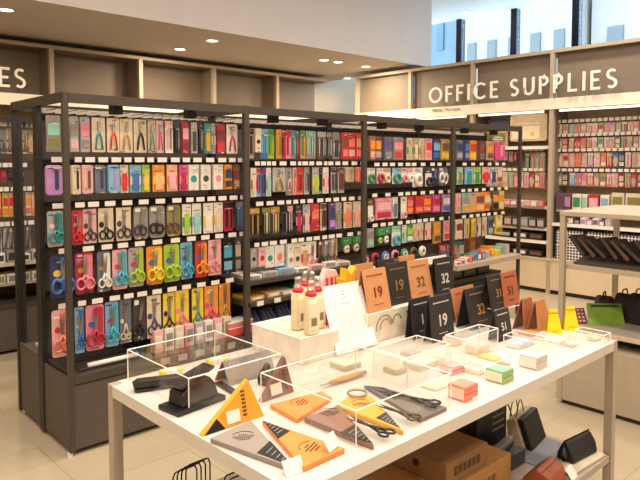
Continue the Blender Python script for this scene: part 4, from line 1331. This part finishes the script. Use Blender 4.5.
for (nx, ny, lx, rx, h, col, top, lb) in ((573, 348, 566, 583, .012, (236, 220, 204), (226, 196, 180), 'pale pink pack inside the shallow tray right of the grey deck'),
                                          (596, 342, 586, 605, .014, (230, 216, 196), (214, 196, 170), 'beige pack inside the low tray at the far right corner'),
                                          (478, 376, 467, 487, .012, (236, 222, 200), (226, 190, 160), 'peach pack in the shallow tray beside the green deck'),
                                          (412, 360, 401, 424, .02, (214, 206, 190), (190, 186, 176), 'grey pack at the back inside the middle acrylic cover'),
                                          (436, 366, 428, 447, .016, (232, 214, 196), (226, 180, 160), 'small peach pack at the right inside the middle acrylic cover'),
                                          (478, 356, 466, 492, .03, (222, 210, 194), (200, 190, 176), 'beige pack standing inside the clear box behind the pink deck'),
                                          (455, 347, 444, 464, .03, (232, 206, 186), (222, 150, 130), 'pink and cream pack at the foot of the tan 3 calendar')):
    tbox('card_pack', lb, 'card pack', nx, ny, lx, rx, h, col, top)
# tan wooden handle in the middle
a, c = P3(331, 386, TZ), P3(366, 375, TZ)
t = thing('paper_knife', 'tan wooden paper knife behind the yellow sleeve', 'paper knife', (a.x, a.y, TZ + .012), math.atan2(c.y - a.y, c.x - a.x))
L = (c - a).length
MB().tube([(0, 0, 0), (L * .3, 0, 0), (L * .8, 0, 0), (L, 0, 0)], [.007, .011, .010, .006], mat((200, 156, 108), .5), 8).build('wooden_handle', t, smooth=True)
MB().prism([(0.0, -.008), (0, .008), (-.05, 0)], -.001, .001, STEEL, 'z').build('blade', t)
# clear boxes with pale goods in the middle of the table
for i, (nx, ny, lx, rx, col, lb) in enumerate([(345, 372, 330, 362, (206, 196, 170), 'clear pale box with beige print behind the paper knife'), (420, 372, 404, 440, (214, 204, 184), 'pale flat box inside the middle acrylic cover'),
                                               (396, 376, 384, 408, (196, 186, 150), 'small olive-grey tin inside the middle acrylic cover')]):
    tbox('flat_carton', lb, 'box', nx, ny, lx, rx, .02, col, tuple(min(255, v + 14) for v in col), z=TZ)
for i, (x, y) in enumerate([(296, 475), (335, 455), (476, 399), (440, 400), (505, 381)]):
    p = P3(x, y, TZ)
    t = thing('price_stand', ['white price card at the near corner by the grey sleeve', 'white price card on the tip of the front orange sleeve', 'small white price card against the salmon deck', 'small white price card right of the grey sleeve', 'small white price card against the green deck'][i], 'price tag', (p.x, p.y, TZ + (.016 if i == 1 else 0)), [-.1, .3, 0, 0, 0][i])
    s = [.055, .055, .03, .03, .03][i]
    MB().prism([(0, .001), (.002, .001), (.022, s * .6), (.020, s * .6)], -s / 2, s / 2, WHITE, 'x').build('card', t)
    MB().box(-s / 2, s / 2, .0, .03, 0, .001, ACRYL).build('holder', t)

# ------------------------------------------------------------------ sign card on acrylic stand
bl, br = P3(338, 353, TZ + .012), P3(379, 343, TZ + .012)
yy = (bl.y + br.y) / 2
x0, x1 = at_y(338, 300, yy).x, at_y(378, 300, yy).x
t = thing('information_card', 'tall white information card leaning on a clear stand', 'sign', (x0, yy, TZ))
w = x1 - x0
T = Matrix.Rotation(math.radians(-22), 4, 'X')
H = .275
MB().box(0, w, 0, .002, .018, H, mat((250, 244, 236), .5, 0, .01), T).build('card', t)
MB().box(-.003, w + .003, .003, .006, 0.0, H * .9, ACRYL, T).build('stand_back', t)
MB().box(-.003, w + .003, -.05, .02, 0.0, .004, ACRYL).build('stand_foot', t)
MB().box(-.003, w + .003, -.003, .0025, .005, .022, mat((236, 220, 214), .2), T).build('stand_lip', t)
b = MB()
GT = mat((196, 190, 190), .6)
random.seed(3)
for k in range(3):
    b.box(w * .46, w * .54, -.001, 0, H * (.88 - .05 * k), H * (.90 - .05 * k), GT, T)
b.box(w * .4, w * .62, -.001, 0, H * .70, H * .715, GT, T)
for k in range(13):
    z = H * (.62 - .04 * k)
    x = w * .2
    while x < w * .8:
        l = random.uniform(.004, .012)
        b.box(x, min(x + l, w * .82), -.001, 0, z, z + .0024, GT, T)
        x += l + .003
b.build('printed_text', t)

# ------------------------------------------------------------------ cream bottles with red caps
NOZ = clear(.3, (.86, .84, .82), (1, 1, 1), .2)
bp = [(298, 329, 'leftmost in front row'), (311, 334, 'nearest the camera'), (305, 321, 'behind left'), (317, 328, 'right of the nearest, beside the card'), (312, 321, 'hindmost, beside the card')]
for i, (x, y, lb) in enumerate(bp):
    p = P3(x, y, TZ + .101)
    t = thing('glue_bottle', 'cream bottle with red cap and clear nozzle, %s' % lb, 'bottle', (p.x, p.y, TZ + .1015), random.uniform(-.3, .3), 'red-capped bottles on the table')
    MB().prism(rrect(.050, .040, .010, 0, 0), 0, .145, mat((226, 210, 168), .35), 'z').build('bottle_body', t, bevel=.006, smooth=True)
    MB().lathe([(.020, .146), (.022, .148), (.022, .158), (.015, .162)], mat((212, 36, 52), .4), 16).build('cap', t, smooth=True)
    MB().lathe([(.016, .163), (.014, .19), (.013, .205)], NOZ, 12).build('nozzle', t, smooth=True)
    MB().box(-.022, .022, -.0225, -.0205, .02, .12, mat((236, 224, 196), .5)).build('label', t)
    MB().box(-.012, .012, -.0238, -.0228, .035, .065, mat((140, 120, 80), .5)).build('label_print', t)

# things with yellow and red tops at the table's back edge
p = P3(350, 331, TZ)
t = thing('folded_bag', 'yellow orange crumpled bag standing behind the white card', 'bag', (p.x, p.y, TZ), 0)
MB().prism([(-.055, 0), (.055, 0), (.06, .2), (.08, .275), (.04, .262), (.015, .295), (-.01, .262), (-.045, .29), (-.05, .24), (-.075, .25), (-.058, .17)], -.02, .02, mat((240, 184, 42), .5)).build('bag_body', t, bevel=.006)
MB().box(-.035, .035, -.0225, -.0205, .17, .23, mat((226, 150, 30), .5)).build('label_panel', t)
p = P3(329, 330, TZ)
t = thing('folded_bag', 'red and white striped bag left of the yellow bag', 'bag', (p.x, p.y, TZ), 0)
MB().prism([(-.05, 0), (.05, 0), (.055, .23), (.03, .27), (-.03, .28), (-.055, .23)], -.015, .015, mat((240, 200, 196), .5)).build('bag_body', t, bevel=.004)
for k in range(3):
    MB().box(-.035 + .028 * k, -.02 + .028 * k, -.0175, -.0155, .02, .24, mat((220, 60, 80), .5)).build('stripe', t)

# ------------------------------------------------------------------ A-frame calendars
TANC, BLKC, TERC = (204, 144, 92), (44, 40, 38), (178, 100, 66)


def calendar(label, pl, pr, pyb, pyt, z, col, num=None, ncol=None, back=None, opening=.08, name='desk_calendar', cat='calendar', rz=0.0, taper=1.0):
    """A-frame card: pl/pr bottom corner pixels of the front leaf, pyb their mean row, pyt top row"""
    mid = at_z((pl + pr) / 2, pyb, z)
    x0 = at_y(pl, pyb, mid.y).x
    x1 = at_y(pr, pyb, mid.y).x
    w = x1 - x0
    dep = (mid - EYE).dot(FWD)
    if rz:
        w = (pr - pl) * dep / FPX * 1.02
    H = (pyb - pyt) * dep / FPX / .97
    t = thing(name, label, cat, (mid.x, mid.y, z), rz)
    l = opening / 2 / H
    th = .003
    m = mat(col, .55, 0, .03)
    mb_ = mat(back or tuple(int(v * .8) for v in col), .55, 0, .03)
    wt = w * taper
    for s, nm, mm in ((0, 'front_leaf', m), (1, 'rear_leaf', mb_)):
        y0, yt, y1_ = (0, opening / 2, None) if s == 0 else (opening, opening / 2 + .004, None)
        vs = [(-w / 2, y0, 0), (w / 2, y0, 0), (wt / 2, yt, H), (-wt / 2, yt, H), (-w / 2, y0 + th, 0), (w / 2, y0 + th, 0), (wt / 2, yt + th, H), (-wt / 2, yt + th, H)]
        fs = [(0, 1, 2, 3), (7, 6, 5, 4), (0, 4, 5, 1), (1, 5, 6, 2), (2, 6, 7, 3), (3, 7, 4, 0)]
        o = MB().add(vs, fs, mm).build(nm, t)
        if s == 0:
            fl = o
    ang = math.atan2(opening / 2, H)
    nm = mat(ncol or tuple(int(v * .5) for v in col), .5, .2 if ncol == 'x' else 0)

    def on_front(fz):
        return (0, opening / 2 * fz - .0022, H * fz)
    if num:
        text(num, H * .36, nm, fl, on_front(.44), (PI / 2 - ang, 0, 0), 'printed_number', .0004, H * .006)
    if num or ncol:
        b = MB()
        for k in range(6):
            b.box(-w * .36 + k * w * .12, -w * .36 + k * w * .12 + w * .09, -.0008, 0, -.0, .005, nm)
        o = b.build('heading_print', fl, loc=on_front(.84))
        o.rotation_euler = (-ang, 0, 0)
        b = MB()
        for k in range(4):
            b.box(-w * .2 + k * w * .1, -w * .2 + k * w * .1 + w * .07, -.0008, 0, 0, .003, nm)
        o = b.build('footer_print', fl, loc=on_front(.16))
        o.rotation_euler = (-ang, 0, 0)
    return t


# risers
def riser(label, A, B, dep, h, col=None, rings=False, ext=None):
    pa, pb = at_z(A[0], A[1], TZ + h), at_z(B[0], B[1], TZ + h)
    x0, x1, y0 = pa.x, pb.x, min(pa.y, pb.y) - .012
    y1 = y0 + dep
    if ext:
        x0, x1, y0, y1 = ext
    t = thing('display_riser', label, 'display box', (x0, y0, TZ))
    m = mat(col, .35) if col else ACRYL
    MB().box(0, x1 - x0, 0, y1 - y0, 0, h, m).build('riser_box', t, bevel=.002)
    e = MB()
    w, d = x1 - x0, y1 - y0
    for (p, q) in (((0, 0, h), (w, 0, h)), ((0, 0, 0), (0, 0, h)), ((w, 0, 0), (w, 0, h)), ((0, 0, h), (0, d, h)), ((w, 0, h), (w, d, h)), ((0, d, h), (w, d, h))):
        e.tube([p, q], .0018, EDGE, 4)
    e.build('polished_edge', t)
    if rings:
        for (cx, cz, rx_, c) in ((.34, .5, .30, (150, 160, 140)), (.36, .48, .2, (196, 160, 130)), (.6, .6, .16, (120, 150, 130))):
            MB().ribbon(arc(w * cx, h * cz, h * rx_ * 1.3, h * rx_ * 1.2, 0, 200, 16), .006, -.003, -.001, mat(c, .5)).build('ring_print', t)
        MB().box(w * .8, w * .84, -.003, -.001, h * .75, h * .83, pc('red')).build('red_mark', t)
    return (x0, x1, y0, y1)


r1 = riser('pale riser box printed with grey green rings under the 19 calendars', (358, 313), (413, 303), .21, .125, (226, 214, 190), True)
r2 = riser('clear acrylic riser under the 32 calendars at the back of the table', (404, 301), (457, 294), .2, .10)
r3 = riser('clear acrylic riser under the 31 and terracotta 51 calendars', (491, 309), (522, 303), .13, .075)
riser('milky white riser box under the red-capped bottles', (272, 341), (338, 328), .2, .10, (226, 214, 196), False, (1.505, 1.70, 1.708, 2.005))
Z1, Z2_, Z3_ = TZ + .126, TZ + .101, TZ + .076
calendar('tan calendar card, 19 in dark red, leftmost on the printed riser', 369, 392, 311, 271, Z1, TANC, '19', (140, 36, 30))
calendar('plain tan card at the far left behind the row of calendars', 359, 377, 302, 265, Z1, TANC, None, None, opening=.05)
calendar('black calendar card, 19 in gold, right of the tan 19', 390, 411, 304, 264, Z1, BLKC, '19', (150, 116, 60), opening=.05)
calendar('plain black card standing behind the black 19 calendar', 381, 398, 298, 261, Z1, BLKC, None, None, opening=.05)
calendar('tan calendar card, 32 in brown, at the back of the table', 413, 434, 299, 262, Z2_, TANC, '32', (128, 84, 50))
calendar('black calendar card, 32 in white, at the back right', 438, 455, 295, 259, Z2_, BLKC, '32', (214, 206, 196), opening=.05)
calendar('plain tan card standing behind the tan 32 calendar', 403, 418, 294, 257, Z2_, TANC, None, None, opening=.05)
calendar('black calendar card, 19 in white, in front on the table top', 433, 455, 340, 297, TZ, BLKC, '19', (214, 206, 196), opening=.045)
calendar('black calendar card, 1 in white, left of the front 19', 414, 434, 337, 299, TZ, BLKC, '1', (214, 206, 196), opening=.045)
calendar('tan calendar card with red 3 standing beside the black gold 32', 458, 480, 323, 289, TZ, (200, 124, 84), '3', (130, 40, 34), opening=.08)
calendar('black calendar card, 32 in gold, on the table top', 472, 496, 327, 289, TZ, BLKC, '32', (170, 126, 70), opening=.08)
calendar('black calendar card, 31 in gold, on the clear riser', 492, 510, 308, 276, Z3_, BLKC, '31', (150, 112, 62), opening=.06)
calendar('terracotta calendar card, 51 in dark brown, on the clear riser', 505, 520, 305, 273, Z3_, TERC, '51', (100, 42, 32), opening=.05)
calendar('black calendar card, 51 in white, at the foot of the riser', 499, 513, 340, 311, TZ, BLKC, '51', (214, 206, 196), opening=.05)
calendar('reddish brown paper tent left of the tan paper tent', 525, 540, 329, 300, TZ, (170, 100, 64), None, None, opening=.06, name='paper_tent', cat='card stand', taper=.6)
calendar('tan paper tent beside the yellow cone tents', 539, 553, 332, 302, TZ, (190, 124, 74), None, None, opening=.06, name='paper_tent', cat='card stand', taper=.6)
for lb, pl, pr, yb, yt in (('yellow cone-shaped tent card, left of the two', 547, 563, 336, 311), ('yellow cone-shaped tent card, right of the two', 564, 580, 331, 308)):
    calendar(lb, pl, pr, yb, yt, TZ, (242, 212, 26), None, (170, 140, 20), opening=.045, rz=-.7, name='cone_card', cat='card stand', taper=.5)
# black boxes on the foot of the far bay
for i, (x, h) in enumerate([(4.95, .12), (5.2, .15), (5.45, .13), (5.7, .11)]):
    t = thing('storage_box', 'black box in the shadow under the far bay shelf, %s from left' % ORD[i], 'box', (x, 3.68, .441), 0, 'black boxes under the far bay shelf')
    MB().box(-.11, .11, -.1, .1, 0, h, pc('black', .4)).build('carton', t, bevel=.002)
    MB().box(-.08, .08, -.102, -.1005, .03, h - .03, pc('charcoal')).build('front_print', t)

# ------------------------------------------------------------------ goods on the table's lower shelf
KRAFT = mat((136, 98, 58), .65, 0, .06)
KR2 = mat((176, 128, 74), .65, 0, .06)
t = thing('cardboard_carton', 'wide kraft carton lying under another on the lower shelf', 'box', (1.62, 1.22, SZ + .001))
MB().box(0, .535, 0, .26, 0, .115, KR2).build('carton', t, bevel=.003)
b = MB()
for k in range(7):
    b.box(.22 + k * .03, .24 + k * .03, -.0015, -.0005, .03, .075, mat((120, 80, 44), .6))
b.build('printed_lettering', t)
t = thing('cardboard_carton', 'dark kraft carton with round hole, on top of the wide one', 'box', (1.75, 1.235, SZ + .118))
MB().box(0, .262, 0, .30, 0, .08, KRAFT).build('carton', t, bevel=.003)
MB().lathe([(.014, -.001), (.014, .002)], pc('black'), 16, T=Matrix.Translation((0, .13, .045)) @ Matrix.Rotation(-PI / 2, 4, 'Y')).build('hand_hole', t)
b = MB()
for k in range(6):
    b.box(.05 + k * .028, .068 + k * .028, -.0022, -.0008, .025, .055, mat((80, 52, 30), .6))
b.build('printed_lettering', t)
t = thing('shipping_box', 'black printed box behind the kraft cartons on the lower shelf', 'box', (2.28, 1.49, SZ + .001), 0)
MB().prism([(-.115, 0), (.115, 0), (.115, .232), (-.115, .232)], -.11, .11, pc('black', .4)).build('carton', t, bevel=.004)
for k in range(4):
    MB().box(.0, .09, -.1125, -.111, .11 + k * .028, .117 + k * .028, pc('grey')).build('printed_line', t)
t = thing('flat_carton', 'low black carton between the black printed box and kraft cartons', 'box', (2.25, 1.315, SZ + .001), .0)
MB().box(-.09, .09, -.055, .055, 0, .06, pc('charcoal', .5)).build('carton', t, bevel=.003)
t = thing('stapler', 'silver and black stapler lying on the low black carton', 'stapler', (2.25, 1.31, SZ + .062), .2)
MB().prism([(-.09, 0), (.09, 0), (.09, .012), (-.09, .014)], -.016, .016, DKSTEEL).build('base', t, bevel=.003)
MB().prism([(-.09, .016), (.09, .014), (.085, .034), (-.05, .042), (-.09, .034)], -.014, .014, mat((150, 146, 140), .3, .6)).build('upper_arm', t, bevel=.003)
# upright bag
t = thing('hand_bag', 'cream bag with black front and thin loop handles on lower shelf', 'bag', (2.53, 1.35, SZ + .003), .16)
CR = mat((206, 188, 158), .6)
MB().prism([(-.02, 0), (.05, 0), (.065, .11), (.025, .125)], -.10, .10, CR, 'x').build('bag_shell', t, bevel=.004)
MB().prism([(-.050, .0), (-.022, .0), (.022, .122), (-.005, .125)], -.09, .095, pc('black', .5), 'x').build('front_panel', t, bevel=.006)
for s_ in (0, 1):
    MB().tube([(-.08 + .10 * k / 8 + .01 * s_, .03 + .03 * s_, .115 + .075 * math.sin(PI * k / 8)) for k in range(9)], .0028, mat((120, 110, 94), .4), 6).build('handle', t, smooth=True)
MB().tube([(-.02 - .13 * k / 8, .07, .10 + .075 * math.sin(PI * k / 8)) for k in range(9)], .0035, pc('black'), 6).build('shoulder_strap', t, smooth=True)
t = thing('paper_mat', 'grey paper sheet on the lower shelf in front of the cream bag', 'paper', (2.47, 1.25, SZ + .001), .0)
MB().box(-.13, .15, -.09, .10, 0, .002, mat((130, 134, 140), .6)).build('sheet', t)
t2 = thing('notebook', 'cream thin notebook under the black pouch near the right leg', 'notebook', (2.50, 1.125, SZ + .0035), -.06)
MB().box(-.13, .14, -.06, .055, 0, .006, CREAMP).build('cover', t2)
MB().box(-.129, .139, -.059, .054, .0062, .0072, mat((214, 200, 170), .6)).build('pages', t2)
t = thing('zip_pouch', 'black zip pouch lying near the right table leg', 'pouch', (2.54, 1.135, SZ + .0115), -.10)
MB().prism([(-.040, 0), (.040, 0), (.036, .03), (.012, .08), (-.005, .082), (-.03, .045)], -.095, .095, pc('black', .55), 'x').build('pouch_body', t, bevel=.010)
MB().tube([(-.095, .004, .083), (.095, .004, .083)], .003, DKSTEEL, 6).build('zip', t)
MB().tube([(-.095, .0, .06), (-.12, -.01, .055), (-.135, -.02, .035), (-.125, -.015, .02)], [.006, .01, .013, .008], pc('black'), 6).build('zip_pull', t, smooth=True)
t = thing('price_stand', 'white price card in front of the black zip pouch', 'price tag', (2.36, 1.06, SZ), .1)
MB().prism([(0, .001), (.002, .001), (.03, .04), (.028, .04)], -.03, .03, WHITE, 'x').build('card', t)
t = thing('leather_case', 'terracotta leather case right of the kraft carton', 'case', (2.245, 1.13, SZ + .001), .1)
MB().prism([(-.06, 0), (.06, 0), (.055, .03), (.0, .08), (-.05, .055)], -.075, .075, mat((150, 74, 44), .5), 'x').build('case_body', t, bevel=.006)
MB().tube([(-.07, -.02, .073), (.07, -.02, .073)], .002, pc('brown'), 5).build('seam', t)
# wire stands
for i, (px, py, n) in enumerate([(174, 480, 4), (240, 492, 2)]):
    p = at_z(px, py + 8, SZ)
    t = thing('wire_rack', ['black wire file rack on the lower shelf at far left', 'small black wire rack with white tag beside the file rack'][i], 'wire rack', (p.x, min(p.y, 1.9), SZ + .004))
    for k in range(n):
        yk = .03 * k
        h = .16 - .02 * k if i == 0 else .09
        MB().tube([(-.05, yk, 0), (-.05, yk, h - .02), (-.043, yk, h - .003), (-.036, yk, h), (.036, yk, h), (.043, yk, h - .003), (.05, yk, h - .02), (.05, yk, 0)], .003, WIRE, 6).build('wire_loop', t)
    MB().tube([(-.05, 0, .0), (-.05, .03 * n, .0)], .003, WIRE, 6).tube([(.05, 0, 0), (.05, .03 * n, 0)], .003, WIRE, 6).build('base_wire', t)
    if i == 1:
        MB().box(-.02, .02, -.006, -.004, .03, .06, TAG).build('paper_tag', t)

# ------------------------------------------------------------------ greige shelf unit at the right
UX0, UX1, UY0, UY1, UZ = 3.95, 4.85, .35, 1.92, 1.28
t = thing('shelf_unit', 'greige open shelf unit at the right edge holding dark pouches', 'shelf unit', (UX0, UY0, 0))
W_, L_ = UX1 - UX0, UY1 - UY0
MB().box(0, W_, 0, L_, UZ - .03, UZ, GREIGE).build('top_panel', t, bevel=.002)
for x in (0.002, W_ - .037):
    for y in (.002, L_ - .037):
        MB().box(x, x + .035, y, y + .035, .03, UZ - .031, GREIGE).build('post', t, bevel=.002)
MB().box(.038, W_ - .038, .002, L_ - .002, .90, .93, GREIGE).build('shelf', t, bevel=.002)
MB().box(.038, W_ - .038, .002, L_ - .002, .49, .515, SHELFM).build('shelf', t, bevel=.002)
MB().box(.01, W_ - .01, .01, L_ - .01, .03, .42, GREIGE).build('base_cabinet', t, bevel=.003)
MB().box(.03, W_ - .03, .03, L_ - .03, 0, .03, FRAMED).build('plinth', t)
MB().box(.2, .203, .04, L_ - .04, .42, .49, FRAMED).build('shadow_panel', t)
# tilted tray of dark pouches
t = thing('slanted_tray', 'dark slanted tray on the upper shelf under the pouches', 'tray', (4.02, 1.15, .932))
MB().prism([(0, 0), (.42, .07), (.42, .08), (0, .012)], -.62, .70, mat((70, 60, 52), .5), 'y').build('tray_board', t)
for i in range(18):
    y = 1.80 - i * .07
    t = thing('leather_pouch', 'dark %s pouch leaning on the slanted tray, %s from left' % (['grey', 'brown'][i % 2], ORD[i]), 'pouch', (4.05, y, .985), 0, 'leather pouches on the slanted tray', rot=(0, 0, 0))
    R = Matrix.Rotation(math.radians(-38 - (i % 3) * 5), 4, 'X')
    m = mat([(66, 58, 52), (86, 64, 50), (54, 50, 48)][i % 3], .55)
    MB().prism([(0, 0), (.20, 0), (.21, .15), (.0, .16)], -.011, .011, m, 'y', T=R).build('pouch_body', t, bevel=.005)
    MB().prism([(0.02, .08), (.19, .08), (.2, .15), (.01, .16)], .0115, .0145, m, 'y', T=R).build('flap', t)
    MB().lathe([(.006, 0), (.006, .003)], STEEL, 8, T=R @ Matrix.Translation((.1, .018, .1)) @ Matrix.Rotation(PI / 2, 4, 'X')).build('snap_button', t)
# lower shelf goods
t = thing('tray', 'thin clear tray on the lower shelf holding folders', 'tray', (4.02, 1.0, .517))
MB().box(0, .4, -.5, .80, 0, .006, mat((170, 160, 148), .3)).build('tray_board', t)
p = at_z(608, 324, .53)
t = thing('file_folder', 'bright green folder with elastic clasp on the lower shelf', 'folder', (p.x, p.y, .524), math.radians(-43))
GRN = mat((124, 158, 56), .45)
LR = Matrix.Rotation(math.radians(-35), 4, 'X')
MB().prism([(-.125, 0), (.115, 0), (.125, .15), (-.105, .155)], 0, .012, GRN, T=LR).build('cover', t, bevel=.002)
MB().box(-.085, .10, -.004, -.001, .125, .14, pc('charcoal'), LR).build('clasp', t)
p = at_z(579, 323, .53)
t = thing('file_folder', 'red patterned folder left of the green folder', 'folder', (p.x + .02, p.y, .524), math.radians(-43))
MB().box(-.04, .05, 0, .012, 0, .11, mat((110, 64, 62), .5), LR).build('cover', t, bevel=.002)
b = MB()
for k in range(12):
    b.box(-.03 + (k % 3) * .026, -.016 + (k % 3) * .026, -.002, -.0005, .012 + (k // 3) * .025, .024 + (k // 3) * .025, pc('rose'), LR)
b.build('printed_pattern', t)
for i in range(12):
    c = [(44, 38, 42), (58, 44, 46), (36, 34, 40), (120, 50, 54)][i % 4 if i != 3 else 3]
    t = thing('leather_pouch', 'dark bag heaped on lower shelf behind the green folder, %s from left' % ORD[i], 'pouch', (4.40 + .06 * (i % 2), 1.80 - i * .115, .524), random.uniform(-.3, .3), 'bags heaped on the lower shelf')
    hh = min(.25, .14 + .022 * i)
    MB().prism([(-.08, 0), (.08, 0), (.09, hh * .5), (.05, hh), (-.02, hh * 1.1), (-.085, hh * .6)], -.055, .055, mat(c, .6), 'y').build('bag_body', t, bevel=.018)
    MB().tube([(-.05, 0, hh), (-.03, 0, hh * 1.25), (.02, 0, hh * 1.25), (.04, 0, hh)], .005, mat(c, .6), 6).build('handle', t, smooth=True)

# ------------------------------------------------------------------ world and colour
wd = bpy.data.worlds.new('sky')
scn.world = wd
wd.use_nodes = True
bg = wd.node_tree.nodes['Background']
bg.inputs['Color'].default_value = (.60, .80, 1.0, 1)
bg.inputs['Strength'].default_value = 14.0
scn.view_settings.view_transform = 'Standard'
scn.view_settings.look = 'None'
scn.view_settings.gamma = 1
scn.view_settings.exposure = -1.02
scn.view_settings.use_curve_mapping = False
scn.cycles.use_denoising = True
scn.cycles.max_bounces = 8
scn.cycles.transparent_max_bounces = 24
